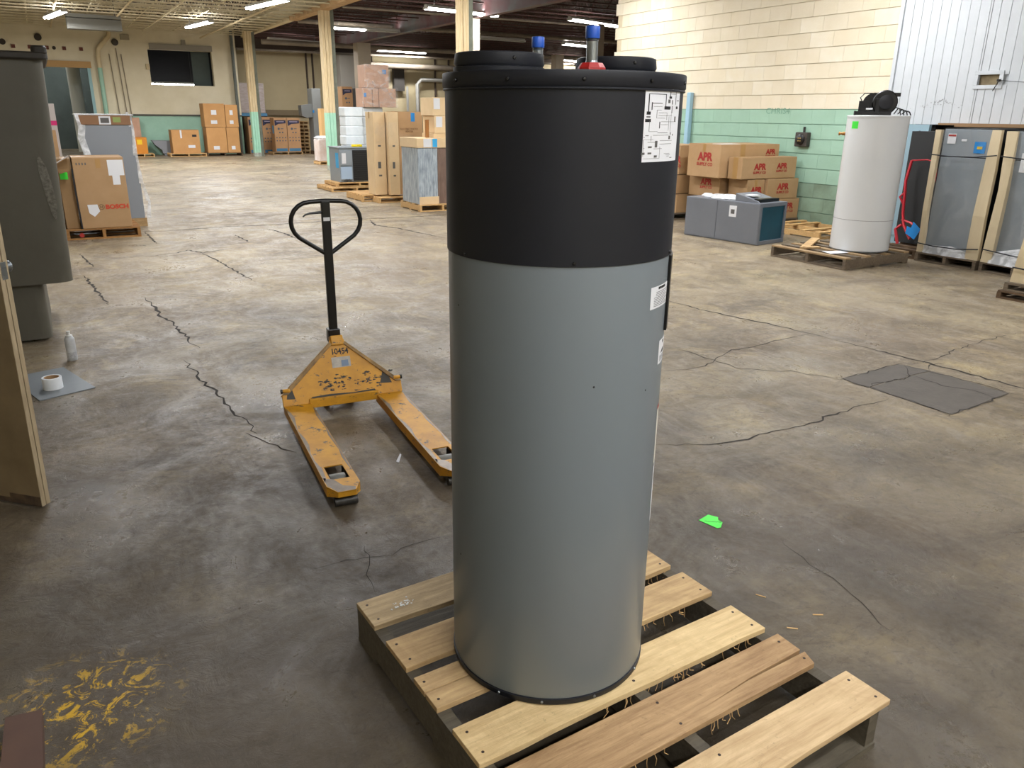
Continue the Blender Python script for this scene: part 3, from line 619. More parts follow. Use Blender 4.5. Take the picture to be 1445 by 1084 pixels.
for a in ((130, 235, 280, 235, 7), (133, 235, 133, 430, 7), (277, 235, 277, 370, 7), (265, 385, 330, 385, 36), (120, 445, 150, 445, 34), (120, 487, 150, 487, 12), (112, 527, 155, 527, 34), (322, 190, 322, 255, 8), (310, 268, 340, 268, 26), (403, 380, 433, 380, 30), (158, 325, 158, 410, 7), (395, 180, 395, 345, 6), (350, 360, 350, 445, 8), (230, 540, 230, 615, 7)): dl(*a, b=ib)
for a in ((158, 335, 245, 335, 8), (170, 372, 245, 372), (145, 530, 145, 650), (145, 650, 215, 650), (200, 410, 240, 410), (200, 410, 200, 500), (215, 440, 295, 440), (215, 470, 355, 470), (205, 500, 280, 500), (240, 540, 420, 540), (240, 573, 315, 573), (395, 230, 395, 230), (340, 230, 400, 230), (400, 190, 445, 190, 20), (410, 300, 445, 300, 10), (345, 450, 345, 655), (400, 480, 400, 540, 20), (215, 665, 315, 665, 5), (180, 692, 330, 692, 4), (120, 695, 145, 695, 8), (105, 740, 185, 740), (105, 740, 105, 930), (165, 700, 165, 760), (240, 755, 375, 755, 4), (240, 792, 370, 792, 4), (140, 770, 200, 770, 5), (95, 838, 120, 838, 4), (190, 845, 265, 845, 4), (210, 755, 210, 830, 22), (160, 815, 160, 835, 30), (160, 885, 160, 905, 30), (100, 885, 100, 910, 26), (210, 920, 210, 945, 26), (90, 955, 245, 955), (245, 820, 245, 955), (340, 700, 340, 740, 20), (380, 680, 380, 700, 12), (350, 660, 350, 690, 10), (290, 905, 355, 905, 4), (310, 920, 365, 920, 4), (320, 935, 350, 935, 5), (360, 955, 390, 955, 8), (300, 310, 325, 310, 40), (350, 295, 350, 345, 12), (75, 960, 110, 960, 10), (85, 715, 115, 715, 10), (295, 440, 295, 520), (320, 480, 320, 640)): dl(*a)
ib.build('printed_lines', M_ink, sheet)['kind'] = 'stuff'; ig.build('printed_lines', M_inkg, sheet)['kind'] = 'stuff'
# notices on the grey jacket
b = MB(); cpatch(b, -71.2, -46, 1.2145, 1.268, .2790); nt = b.build('notice_label', M_paper, wh); nt['label'] = 'white printed notice'
ctext('IMPORTANT', .008, M_ink, nt, -59, 1.262, .2794, bold=.0003)
b = MB()
for k in range(9): cpatch(b, -68 if k > 2 else -66, -49-random.random()*4, 1.2525-k*.0041, 1.2540-k*.0041, .2793)
b.build('printed_lines', M_inkg, nt)['kind'] = 'stuff'
b = MB(); cpatch(b, -57, -40, 1.062, 1.124, .2790); nt = b.build('warning_label', M_paper, wh); nt['label'] = 'small white warning label with a black triangle'
b = MB()
for k in range(6): cpatch(b, -53+k*.8, -45-k*.8, 1.088+k*.0025, 1.0905+k*.0025, .2793)
cpatch(b, -51, -47, 1.112, 1.120, .2793)
for k in range(4): cpatch(b, -55, -43, 1.068+k*.004, 1.0695+k*.004, .2793)
b.build('printed_lines', M_ink, nt)['kind'] = 'stuff'
b = MB(); cpatch(b, -49.5, -25, .775, .94, .2790); nt = b.build('energy_label', mat('energy_white', 'd2cfc4', .6), wh)
b = MB(); cpatch(b, -49.5, -25, .93, .94, .2793); b.build('label_band', M_red, nt)
b = MB(); cpatch(b, -48, -25, .60, .765, .2790); b.build('notice_label', M_paper, wh)
b = MB()
for (r0, r1) in ((.2785, .2855),):
    n = 8; A0, A1 = -49, -8; vs = []
    for i in range(n+1):
        a = R(A0+(A1-A0)*i/n); c, s_ = math.cos(a), math.sin(a)
        vs += [(r0*c, r0*s_, cz(1.142)), (r1*c, r1*s_, cz(1.142)), (r1*c, r1*s_, cz(1.33)), (r0*c, r0*s_, cz(1.33))]
    fs = [(4*i+j, 4*i+4+j, 4*i+4+(j+1) % 4, 4*i+(j+1) % 4) for i in range(n) for j in range(4)]+[(0, 1, 2, 3), (4*n+3, 4*n+2, 4*n+1, 4*n)]
    b.add(vs, fs)
b.build('control_panel', M_blackp, wh, bevel=.001)
dn = MB().lathe([(0, .0006), (.0022, .0004), (.0028, 0)], 8).mesh('scuff', M_ink)
for a, z in ((-70, 1.013), (176.9, .5165), (-104, 1.05), (178, 1.21)): on_cyl(a, z, .2786, dn, 'scuff', wh)

# ================================================================ pallet jack
def jack_paint():
    m = mat('jack_yellow', 'd69c24', .5, c2='b07a1e', nscale=7, amt=.5, detail=9); q = N(m); b = q.n['Principled BSDF']
    src = b.inputs['Base Color'].links[0].from_socket
    tc = q.add('ShaderNodeTexCoord'); mp = q.add('ShaderNodeMapping'); mp.inputs['Scale'].default_value = (1, 1, 2.2)
    nz = q.add('ShaderNodeTexNoise'); nz.inputs['Scale'].default_value = 13; nz.inputs['Detail'].default_value = 10; nz.inputs['Roughness'].default_value = .8
    q.link(tc.outputs['Object'], mp.inputs[0]); q.link(mp.outputs[0], nz.inputs['Vector'])
    rp = q.add('ShaderNodeMapRange'); rp.inputs[1].default_value = .585; rp.inputs[2].default_value = .60; q.link(nz.outputs[0], rp.inputs[0])
    geo = q.add('ShaderNodeNewGeometry')
    mx = q.add('ShaderNodeMix', data_type='RGBA'); mx.inputs[7].default_value = lin('47433f'); q.link(src, mx.inputs[6]); q.link(rp.outputs[0], mx.inputs[0])
    q.link(mx.outputs[2], b.inputs['Base Color']); return m
M_jack = jack_paint(); M_wear = mat('bare_worn_steel', '6f655e', .4, .6, c2='8d8273', nscale=20)
jk = thing('pallet_jack', 'scratched yellow hand pallet jack with black upright handle, standing on the floor', 'pallet jack', (1.292, 4.17, 0), -5)
def fork(s):
    xa, xb = (.19, .34); n = 'fork'
    x0, x1 = (xa, xb) if s > 0 else (-xb, -xa); c = (x0+x1)/2
    b = MB(); zt, zl = .086, .048
    # top skin in pieces round the roller slot, with turned-down sides
    t = .005; y1, sl0, sl1, tip = .02, -.88, -1.03, -1.165
    b.box(x0, sl0, zt-t, x1, y1, zt); b.box(x0, sl1, zt-t, c-.043, sl0, zt); b.box(c+.043, sl1, zt-t, x1, sl0, zt)
    b.prism([(x0, sl1), (x0, tip+.075), (x0+.035, tip), (x1-.035, tip), (x1, tip+.075), (x1, sl1)][::-1], zt-t, zt)
    for xs in (x0, x1-.006): b.box(xs, tip+.075, zl-.012, xs+.006, y1, zt-.001)
    b.add([(x0, tip+.075, zl-.01), (x0+.035, tip, .06), (x0+.035, tip, zt-.001), (x0, tip+.075, zt-.001)], [(0, 1, 2, 3)])
    b.add([(x1, tip+.075, zl-.01), (x1-.035, tip, .06), (x1-.035, tip, zt-.001), (x1, tip+.075, zt-.001)], [(3, 2, 1, 0)])
    b.add([(x0+.035, tip, .06), (x1-.035, tip, .06), (x1-.035, tip, zt-.001), (x0+.035, tip, zt-.001)], [(0, 1, 2, 3)])
    o = b.build('fork', M_jack, jk)
    # bare steel along the edges and nose
    w_ = MB(); w_.prism([(x0+.004, sl1+.03), (x0+.004, tip+.078), (x0+.037, tip+.003), (x1-.037, tip+.003), (x1-.03, tip+.03), (x0+.07, tip+.06), (x0+.045, sl1+.0)][::-1], zt, zt+.0006)
    P = [(x0+.002, -.02)]+[(x0+.014+.009*math.sin(k*1.7), -.1-k*.1) for k in range(10)]+[(x0+.002, -1.05)]
    w_.prism(P, zt, zt+.0006)
    P = [(x1-.002, -.05), (x1-.002, -.98)]+[(x1-.010-.005*math.sin(k*2.1), -.9+k*.1) for k in range(8)]
    w_.prism(P, zt, zt+.0006)
    w_.build('worn_edge', M_wear, o)
    MB().lathe([(.038, -.036), (.040, -.032), (.040, .032), (.038, .036)], 20, T=Matrix.Translation((c, -.965, .040)) @ Matrix.Rotation(PI/2, 4, 'Y')).build('load_roller', mat('roller_grey', '75756f', .5), jk)
    MB().box(c-.052, -1.13, .02, c-.045, -.85, .062).box(c+.045, -1.13, .02, c+.052, -.85, .062).box(c-.052, -1.13, .02, c+.052, -1.118, .05).build('roller_bracket', M_dsteel, jk)
    MB().lathe([(.022, -.05), (.022, .05)], 14, T=Matrix.Translation((c, -1.125, .022)) @ Matrix.Rotation(PI/2, 4, 'Y')).build('entry_roller', M_dsteel, jk)
fork(-1); fork(1)
# sloping triangular front plate
bp_ = Vector((0, .0, .105)); top = Vector((0, .12, .415)); up = (top-bp_); Lp = up.length; up.normalize(); nrm = Vector((1, 0, 0)).cross(up)
Tp = Matrix((Vector((1, 0, 0)), up, nrm)).transposed().to_4x4(); Tp.translation = bp_
poly = [(-.345, -.02), (.345, -.02), (.345, .045), (.045, Lp-.02), (.035, Lp+.01), (-.035, Lp+.01), (-.045, Lp-.02), (-.345, .045)]
plate = MB().prism(poly, -.012, 0, T=Tp).build('front_plate', M_jack, jk, bevel=.003)
b = MB()
for s in (-1, 1):
    b.prism([(s*.345, .045), (s*.045, Lp-.02), (s*.040, Lp-.03), (s*.335, .035)][::s], -.075, .002, T=Tp)
b.build('side_flange', M_jack, jk)
MB().box(-.20, -.014, .060, .20, .012, .112).build('cross_bar', M_jack, jk, bevel=.003)
M_rim = mat('worn_rim', 'b08a4a', .6, c2='5a4a38', nscale=16, amt=.5, detail=8)
for s in (-1, 1):
    MB().prism([(s*.345, .045), (s*.045, Lp-.02), (s*.030, Lp-.03), (s*.312, .045)][::s], .0, .010, T=Tp).build('edge_rim', M_rim, plate, bevel=.002)
b = MB(); b.box(-.036, Lp-.04, -.05, .036, Lp+.018, .012, T=Tp); b.build('head_block', M_jack, jk, bevel=.006)
w_ = MB()
for k in range(46):
    x = random.uniform(-.16, .28); y = abs(random.gauss(.075, .025)); a = random.uniform(.008, .026); c = random.uniform(.004, .010)
    for q_ in range(3):
        xx = x+random.uniform(-a, a); yy = y+random.uniform(-c, c); s1 = a*random.uniform(.25, .7); s2 = c*random.uniform(.3, .8)
        w_.prism([(xx-s1, yy-s2*random.random()), (xx-s1*.2, yy-s2), (xx+s1*.4, yy-s2*.3), (xx+s1, yy-s2*.6), (xx+s1*.8, yy+s2*.5), (xx+s1*.1, yy+s2*.4), (xx-s1*.4, yy+s2), (xx-s1*.9, yy+s2*.4)], .0002, .0009+q_*.0001, T=Tp)
for x, y, a in ((.262, .075, .045), (-.292, .05, .03)): w_.prism([(x-a, y-.03), (x+a*.6, y-.035), (x+a*.2, y+.02), (x-a*.5, y+.035)], .0002, .0009, T=Tp)
w_.prism([(-.19, .008), (-.05, .004), (.1, .004), (.19, .006), (.18, .018), (.05, .013), (-.08, .020), (-.18, .016)], .0002, .0009, T=Tp)
o = w_.build('paint_chip', mat('chip_dark', '37342f', .6), plate); o['kind'] = 'stuff'
b = MB().box(-.045, .165, .0003, .063, .225, .0012, T=Tp); st = b.build('sticker', mat('worn_sticker', 'c2bcae', .6, c2='a09a94', nscale=30), plate)
MB().box(.01, .17, .0012, .05, .205, .0016, T=Tp).build('sticker_print', mat('sticker_blue', '7487a0', .6), st)
tx = text('painted_number', '10454', .048, M_ink, plate, (0, 0, 0), sx=1, bold=.001)
tx.rotation_euler = (0, 0, 0); tx.matrix_local = Tp @ Matrix.Translation((.008, .256, .0008)) @ Matrix.Diagonal((.85, 1, 1, 1))
for s in (-1, 1):
    MB().lathe([(.012, 0), (.012, .035), (.009, .04), (0, .04)], 12, T=Matrix.Translation((s*.30, .02, .17)) @ Matrix.Rotation(s*PI/2, 4, 'Y')).build('side_peg', M_jack, jk)
    MB().lathe([(.013, .04), (.013, .05), (0, .052)], 12, T=Matrix.Translation((s*.30, .02, .17)) @ Matrix.Rotation(s*PI/2, 4, 'Y')).build('peg_cap', M_blackp, jk)
MB().lathe([(.055, .06), (.055, .3), (.03, .32), (.03, .42)], 20, T=Matrix.Translation((0, .2, 0))).build('pump', M_blackp, jk)
for s in (-.075, .075): MB().lathe([(.06, -.022), (.088, -.02), (.088, .02), (.06, .022)], 24, T=Matrix.Translation((s, .2, .089)) @ Matrix.Rotation(PI/2, 4, 'Y')).build('steering_wheel', M_rubber, jk)
MB().box(-.024, .172, .405, .024, .202, 1.185).build('handle_shaft', M_blackp, jk, bevel=.004)
MB().box(-.035, .16, .38, .035, .22, .46).build('handle_yoke', M_blackp, jk, bevel=.005)
path = []
def arc(cx, cz_, r, a0, a1, n=8): return [(cx+r*math.cos(R(a0+(a1-a0)*k/n)), .187, cz_+r*math.sin(R(a0+(a1-a0)*k/n))) for k in range(n+1)]
path += [(.02, .187, .90), (.145, .187, .985)]+arc(.085, 1.075, .108, -50, 90)+[(0, .187, 1.187)]+[(-x, y, z) for x, y, z in reversed(arc(.085, 1.075, .108, -50, 90))]+[(-.145, .187, .985), (-.02, .187, .90)]
MB().tube(path, .0125, 10).build('handle_loop', M_blackp, jk)
MB().tube([(-.02, .187, 1.125), (-.09, .18, 1.122), (-.115, .178, 1.115), (-.128, .176, 1.105)], [.008, .006, .005, .004], 8).build('release_lever', M_blackp, jk)
MB().box(-.018, .1705, 1.078, .018, .1715, 1.098).build('sticker', M_paper, jk)

# ================================================================ left foreground: open door, bin, can, tape
M_door = mat('door_paint', '7d6c50', .55, c2='5f5038', nscale=3.2, amt=.5, bump=.06, bscale=20)
M_doore = mat('door_edge', 'b9a88a', .6, c2='98866a', nscale=10, amt=.5, stretch=(6, 6, .7))
ddir = math.degrees(math.atan2(3.848-3.687, -.403+.234))
dt = thing('open_door', 'brown painted door standing open at the left edge of the picture', 'door', (-.226, 3.687, .008), ddir)
dt.rotation_euler = (0, R(-1.3), R(ddir))
MB().box(0, -.022, 0, .91, .022, 2.05).build('door_leaf', M_door, dt, bevel=.002)
b = MB().box(-.003, -.0225, 0, 0, -.002, 2.05); b.box(-.003, .002, 0, 0, .0225, 2.05); b.build('edge_strip', M_doore, dt, bevel=.001)
MB().box(0, -.0235, 0, .9, -.0222, .03).prism([(0, .0222), (.9, .0222), (.9, .0235), (0, .0235)], 0, .022).box(0, .0222, .022, .16, .0233, .045).build('kick_wear', mat('dark_grime', '2a1d12', .8, c2='55432f', nscale=20), dt)
MB().box(-.0045, -.013, 1.0, -.0028, .013, 1.07).build('latch_plate', M_steel, dt)
MB().prism([(-.011, -.007), (-.0045, -.008), (-.0045, .008)], 1.02, 1.05).build('latch_bolt', M_steel, dt)
for s in (-1, 1):
    MB().lathe([(.03, 0), (.03, .005), (.011, .008), (.011, .03), (.022, .036), (.027, .048), (.024, .06), (0, .064)], 20, T=Matrix.Translation((.06, s*.022, 1.035)) @ Matrix.Rotation(-s*PI/2, 4, 'X')).build('door_knob', M_steel, dt)
M_bin = mat('bin_plastic', '5b584d', .55, c2='4f4c42', nscale=2, amt=.5, bump=.12, bscale=30)
bn = thing('plastic_bin', 'tall dark grey moulded plastic bin with a narrower base, behind the open door', 'bin', (0, 0, 0))
MB().rbox(-1.45, 6.66, .02, -.150, 7.8, .46, .07, n=6, vert=True).build('bin_base', M_bin, bn)
T = Matrix(((1, 0, .028, 0), (0, 1, 0, 0), (0, 0, 1, 0), (0, 0, 0, 1)))
MB().rbox(-1.62, 6.6, .44, .035, 7.9, 1.97, .10, n=7, T=T, vert=True).build('bin_body', M_bin, bn)
MB().rbox(-1.60, 6.56, 1.965, .125, 7.95, 2.015, .05, n=5).build('bin_rim', mat('bin_rim_dark', '2f2b26', .6, bump=.3, bscale=40), bn)
MB().rbox(.03, 6.56, 2.0, .125, 6.68, 2.055, .03, n=4).build('rim_lug', MC['bin_rim_dark'], bn)
sc_ = MB(); sc_.prism([(-.05, 1.40), (-.02, 1.33), (.0, 1.2), (.008, 1.05), (-.012, .95), (-.032, .99), (-.052, 1.12), (-.07, 1.3), (-.066, 1.38)], 0, .002, T=Matrix.Translation((.02, 6.598, -.06)) @ Matrix.Rotation(PI/2, 4, 'X'))
sc_.build('scraped_patch', mat('scrape_pale', '8d8a80', .8, c2='4e4b42', nscale=45), bn)
cn = thing('spray_can', 'white and grey spray can standing on the floor by the bin', 'spray can', (-.042, 6.045, 0))
MB().lathe([(.030, 0), (.032, .004), (.032, .150), (.030, .156), (.024, .166), (.019, .172)], 28).build('can_body', mat('can_grey', 'd5d8da', .35, .1, c2='b0b3b6', nscale=18), cn)
MB().lathe([(.0323, .02), (.0323, .06)], 28, cap=False).build('can_label', mat('can_label', '9a9ba0', .5, c2='d0d1d4', nscale=60), cn)
MB().lathe([(.019, .170), (.024, .173), (.022, .178), (.012, .18), (.010, .196), (.012, .198), (.012, .206), (0, .208)], 20).build('can_nozzle', M_white, cn)
fs = MB().prism([(-.246, 5.205), (.058, 5.315), (-.105, 5.87), (-.41, 5.78)][::1], .0, .006).build('floor_sheet', mat('grey_sheet', '7d8488', .5, c2='757b80', nscale=3)); tag(fs, 'flat grey metal sheet lying on the floor beside the open door', 'metal sheet')
tr_ = thing('tape_roll', 'roll of white tape standing on its side on the grey sheet', 'tape roll', (-.17, 5.42, .006))
MB().lathe([(.043, 0), (.055, 0), (.0555, .002), (.0555, .070), (.055, .072), (.043, .072), (.043, 0)], 36, cap=False).build('tape_winding', mat('tape_white', 'eef2f6', .3), tr_)
MB().lathe([(.0395, .001), (.0428, .001), (.0428, .071), (.0395, .071), (.0395, .001)], 36, cap=False).build('cardboard_core', M_card, tr_)
o = MB().prism([(-.345, 1.93), (-.244, 1.93), (-.246, 2.228), (-.335, 2.24)], 0, .035).build('floor_board', mat('board_maroon', '4a332c', .6, c2='5d4436', nscale=4)); tag(o, 'short reddish brown board on the floor in the bottom left corner', 'board')
gt = MB().prism([(2.211, 2.205), (2.281, 2.223), (2.303, 2.185), (2.289, 2.17), (2.287, 2.141), (2.25, 2.112), (2.232, 2.115)], .0012, .0022).build('green_tag', M_green); tag(gt, 'bright green sticky tag lying on the floor right of the heater', 'tag')
hw = [(2.226+.0042*k+.002*math.sin(k*2.3), 2.184-.0030*k+.0035*math.sin(k*1.9), .0024) for k in range(15)]
MB().tube(hw, .0007, 4).build('handwriting', M_ink, gt); MB().tube([(2.287, 2.150, .0024), (2.283, 2.158, .0024), (2.288, 2.166, .0024)], .0009, 4).build('handwriting', M_ink, gt)

# ================================================================ BACKGROUND GOODS
def carton(name, label, v, u, z, lv, lu, h, m=None, yaw=0, group=None, tape='v', cat='carton', flaps=True, seam=True):
    """corrugated carton; (v,u) is its nearest left corner; top flaps meet at a seam closed by tape"""
    m = m or M_card
    t = thing(name, label, cat, (v, u, z), yaw, group)
    MB().box(0, 0, 0, lv, lu, h-.006).build('carton_body', m, t, bevel=.006)
    if flaps:
        if tape == 'v': fm = [(0, 0, lv, lu/2-.003), (0, lu/2+.003, lv, lu)]
        else: fm = [(0, 0, lv/2-.003, lu), (lv/2+.003, 0, lv, lu)]
        for x0, y0, x1, y1 in fm: MB().box(x0+.002, y0+.002, h-.005, x1-.002, y1-.002, h).build('flap', m, t)
        b = MB()
        if tape == 'v': td = min(.12, h*.7); b.box(-.001, lu/2-.03, h, lv+.001, lu/2+.03, h+.001); b.box(-.0015, lu/2-.03, h-td, 0, lu/2+.03, h+.001)
        else: td = min(.12, h*.7); b.box(lv/2-.03, -.001, h, lv/2+.03, lu+.001, h+.001); b.box(lv/2-.03, -.0015, h-td, lv/2+.03, 0, h+.001)
        b.build('tape_strip', M_tape, t)
    return t
def quad(par, name, m, face, x0, x1, z0, z1, d=.002, off=0, label=None):
    """thin sticker on the -u ('u') or -v ('v') face of a local box"""
    b = MB().box(x0, off-d, z0, x1, off-.0002, z1) if face == 'u' else MB().box(off-d, x0, z0, off-.0002, x1, z1)
    o = b.build(name, m, par)
    if label: o['label'] = label
    return o
def apr(t, face, c, z, s=1.0, lv=0):
    f = '-u' if face == 'u' else '-v'
    for st, dz, sz in (('APR', .03*s, .15*s), ('SUPPLY CO', -.07*s, .060*s)):
        loc = (c, -.002, z+dz) if face == 'u' else (-.002, c, z+dz)
        text('printed_lettering', st, sz, M_red, t, loc, f, bold=.008*s if st == 'APR' else .0025*s, sx=1.05)
# ---- stack of printed cartons by the block wall
gA = 'red-printed supply cartons by the block wall'
o = carton('carton', 'printed carton at floor level, lowest at the right end of the red-lettered stack', 10.02, 8.93, .11, .45, .5, .31, group=gA); apr(o, 'u', .2, .17, .8)
o = carton('carton', 'printed carton on the right end of the stack, second from its bottom', 9.72, 8.93, .425, .68, .5, .31, group=gA); apr(o, 'u', .34, .16, .85)
o = carton('carton', 'printed carton directly behind the grey furnace, under the twice-lettered long one', 9.33, 8.98, .425, .37, .40, .31, group=gA, tape='u'); apr(o, 'u', .2, .12, .8)
o = carton('carton', 'long low carton lettered twice in red, top of the stack at right', 9.17, 8.97, .742, 1.18, .29, .32, group=gA); apr(o, 'u', .38, .15, .85); apr(o, 'u', .86, .16, .75)
quad(o, 'tape_strip', M_tape, 'v', .09, .19, 0, .32)
o = carton('carton', 'printed carton under the big square-faced one, left part of the stack', 9.20, 9.445, .425, .95, .70, .31, group=gA); apr(o, 'v', .30, .2, .85)
o = carton('carton', 'biggest printed carton, square face lettered in red, top left of the stack', 9.02, 9.30, .742, 1.27, .72, .50, group=gA); apr(o, 'v', .33, .27, 1.1); apr(o, 'u', 1.08, .36, .7)
quad(o, 'tape_strip', M_tape, 'u', .42, .52, .2, .5)
MB().box(.1, .1, .50, .5, .3, .503).build('loose_paper', M_paper, o)
o = carton('carton', 'printed carton at the far left of the stack, bottom one seen beside the heater', 9.05, 10.25, .11, .6, .8, .31, group=gA); apr(o, 'v', .2, .13, .9)
o = carton('carton', 'printed carton at the far left of the stack, middle one beside the heater', 8.98, 10.25, .43, .6, .8, .30, group=gA)
o = carton('carton', 'printed carton at the far left of the stack, topmost one beside the heater', 9.05, 10.25, .74, .6, .8, .46, group=gA); apr(o, 'v', .12, .2, 1.0)
def simple_pallet(name, label, v, u, L=1.0, W=1.2, yaw=0, m=None, H=.11, n=6, group=None, z=0, bare=()):
    ms = m or [M_wood]
    s = (W-.0)/(n); return pallet(name, label, (v, u, z), yaw, L, W, H, [(i*(W-.09)/(n-1), i*(W-.09)/(n-1)+.09) for i in range(n) if i not in bare], ms, group)
simple_pallet('wooden_pallet', 'pallet at floor level under the right end of the lettered carton stack', 9.3, 8.9, 1.16, 1.2, m=[M_woodg], H=.11)
simple_pallet('wooden_pallet', 'pallet under the leftmost lettered cartons beside the heater', 8.9, 10.2, 1.1, 1.2, m=[M_woodg], H=.11)
def pallet_r(name, label, v, u, Wv, Lu, **k):
    return simple_pallet(name, label, v+Wv, u, Lu, Wv, yaw=90, **k)
bs = B(10.40, 11.62, .02, 10.48, 11.72, 2.06); o = bs.build('blue_downspout', mat('downspout_blue', '9fc4d6', .4), bevel=.01); tag(o, 'pale blue square downspout on the block wall just right of the heater shroud', 'downspout')
# ---- grey furnace lying down
fu = thing('furnace_unit', 'grey sheet metal furnace lying on the floor in front of the lettered cartons', 'furnace', (8.18, 7.59, .004), 8)
M_furn = mat('furnace_grey', '7c8088', .38, .2, c2='747880', nscale=1.5); M_teal2 = mat('coil_teal', '135064', .45, c2='0f4253', nscale=3)
b = MB(); b.box(0, .03, 0, .60, 1.27, .55); b.build('cabinet', M_furn, fu, bevel=.004)
b = MB(); b.box(0, 0, 0, .60, .03, .05); b.box(0, 0, .50, .60, .03, .55); b.box(0, 0, .05, .045, .03, .50); b.box(.555, 0, .05, .60, .03, .50); b.build('end_frame', M_furn, fu, bevel=.002)
B(.045, .018, .05, .555, .03, .50).build('coil_face', M_teal2, fu)
for y0, y1 in ((.01, .70), (.715, 1.26)): B(-.006, y0, .012, 0, y1, .54).build('side_panel', M_furn, fu, bevel=.002)
quad(fu, 'data_label', M_paper, 'v', .38, .50, .34, .49, off=-.006); quad(fu, 'label_print', M_inkg, 'v', .41, .47, .38, .44, off=-.008)
b = MB(); b.add([(.04, .05, .55), (.5, .05, .55), (.5, .45, .55), (.04, .45, .55), (.04, .09, .575), (.5, .09, .575), (.5, .45, .655), (.04, .45, .655)], [(0, 3, 2, 1), (4, 5, 6, 7), (0, 1, 5, 4), (1, 2, 6, 5), (2, 3, 7, 6), (3, 0, 4, 7)])
b.build('raised_hood', M_furn, fu, bevel=.003); MB().prism([(.06, .06), (.48, .06), (.48, .16), (.06, .16)], .551, .60).build('hood_opening', M_blackp, fu)
MB().box(.1, .2, .625, .25, .34, .64).build('data_label', M_paper, fu)
b = MB()
for k in range(14):
    cx, cy, r = random.uniform(.08, .5), random.uniform(.52, 1.15), random.uniform(.05, .11)
    b.lathe([(r, 0), (r*1.05, .01), (r*.6, random.uniform(.02, .045)), (0, .03)], 7, T=Matrix.Translation((cx, cy, .55)) @ Matrix.Diagonal((1, 1.3, 1, 1)), sm=False)
o = b.build('crumpled_bag', M_filmw); o.parent = fu; o['kind'] = 'stuff'
# ---- meter box on wall
mb_ = thing('meter_box', 'charred black meter socket on the mint block wall', 'meter box', (10.486, 8.87, 1.21))
MB().box(-.09, 0, 0, 0, .24, .22).build('box_body', mat('charred', '25221f', .6, c2='4c453c', nscale=25), mb_, bevel=.015)
MB().lathe([(.075, 0), (.08, .02), (.06, .03), (0, .03)], 16, T=Matrix.Translation((-.09, .12, .11)) @ Matrix.Rotation(-PI/2, 4, 'Y')).build('socket_ring', M_blackp, mb_)
b = MB()
for dy in (.1, .14):
    for dz in (.09, .13): b.box(-.128, dy-.01, dz-.008, -.118, dy+.01, dz+.008)
b.build('terminal', mat('terminal_brass', 'a58c50', .5), mb_); MB().tube([(-.03, .12, .22), (-.03, .12, .30)], .018, 8).build('conduit_stub', M_dsteel, mb_)
# ---- empty pallet behind the white heater
simple_pallet('wooden_pallet', 'empty pale pallet lying flat against the mint wall', 9.42, 7.6, .98, 1.15, m=[M_woodp], H=.10, n=5, bare=(2,))
# ---- white water heater with blower
wp = pallet_r('wooden_pallet', 'weathered pallet with a broken slat under the white water heater', 7.73, 5.83, 1.14, 1.1, m=[wood('pallet_mid', 'b0946c', '7d6344'), M_woodg], H=.138, n=7)
b = MB(); b.box(-.15, 0, 0, .5, .1, .02, T=Matrix.Translation((.3, .75, .14)) @ Matrix.Rotation(.5, 4, 'Z') @ Matrix.Rotation(-.06, 4, 'Y')); b.box(0, 0, 0, .2, .08, .02, T=Matrix.Translation((.12, .66, .142)) @ Matrix.Rotation(-.25, 4, 'Z'))
o = b.build('broken_slat', M_wood, wp); o.rotation_euler = (0, 0, -PI/2); o.location = (0, 1.14, 0)
o = MB().prism([(0, 0), (.26, -.04), (.30, .1), (.05, .17)], 0, .003).build('paper_sheet', M_paper, loc=(7.83, 6.12, .139)); tag(o, 'white paper sheet lying on the pallet at the foot of the white water heater', 'paper')
ww = thing('white_water_heater', 'tall white cylindrical water heater with a black blower on its pallet', 'water heater', (8.456, 6.226, .139))
M_wwh = mat('enamel_white', 'd9dadb', .32, c2='d2d4d4', nscale=1, coat=.2)
MB().lathe([(.325, 0), (.33, .004), (.33, .02)], 64, cap=True).build('base_ring', M_steel, ww)
MB().lathe([(.335, .018), (.335, .37)], 64, cap=False).build('lower_jacket', M_wwh, ww); MB().lathe([(.3335, .37), (.3335, .374)], 64, cap=False).build('jacket_seam', M_inkg, ww)
MB().lathe([(.335, .374), (.335, 1.515)], 64, cap=False).build('upper_jacket', M_wwh, ww)
MB().lathe([(.338, 1.512), (.340, 1.535), (.335, 1.541), (0, 1.546)], 64).build('lid', M_wwh, ww)
def wcyl(a, z): return (.335*math.cos(R(a)), .335*math.sin(R(a)), z)
T = Matrix.Translation((.335*math.cos(R(132)), .335*math.sin(R(132)), 1.335)) @ Matrix.Rotation(R(132), 4, 'Z') @ Matrix.Rotation(PI/2, 4, 'Y')
MB().lathe([(.02, 0), (.02, .03), (.013, .035), (.013, .05), (.022, .055), (.022, .07), (0, .075)], 12, T=T).build('relief_valve', mat('brass', '9a6d3a', .35, .8), ww)
b = MB(); vs = []
for i in range(5):
    a = R(-196+(i)*4); vs += [(.3362*math.cos(a), .3362*math.sin(a), 1.395), (.3362*math.cos(a), .3362*math.sin(a), 1.475)]
b.add(vs, [(2*i, 2*i+2, 2*i+3, 2*i+1) for i in range(4)]); b.build('green_sticker', M_green, ww)
T = Matrix.Translation((-.02, -.01, 1.545)) @ Matrix.Rotation(R(-143.7+90+180), 4, 'Z')   # local x runs left to right as seen from the aisle
T = Matrix.Translation((-.02, .02, 1.545)) @ Matrix.Rotation(R(-53.6), 4, 'Z') @ Matrix.Scale(1.18, 4)
bl = MB(); RY = Matrix.Rotation(PI/2, 4, 'X')
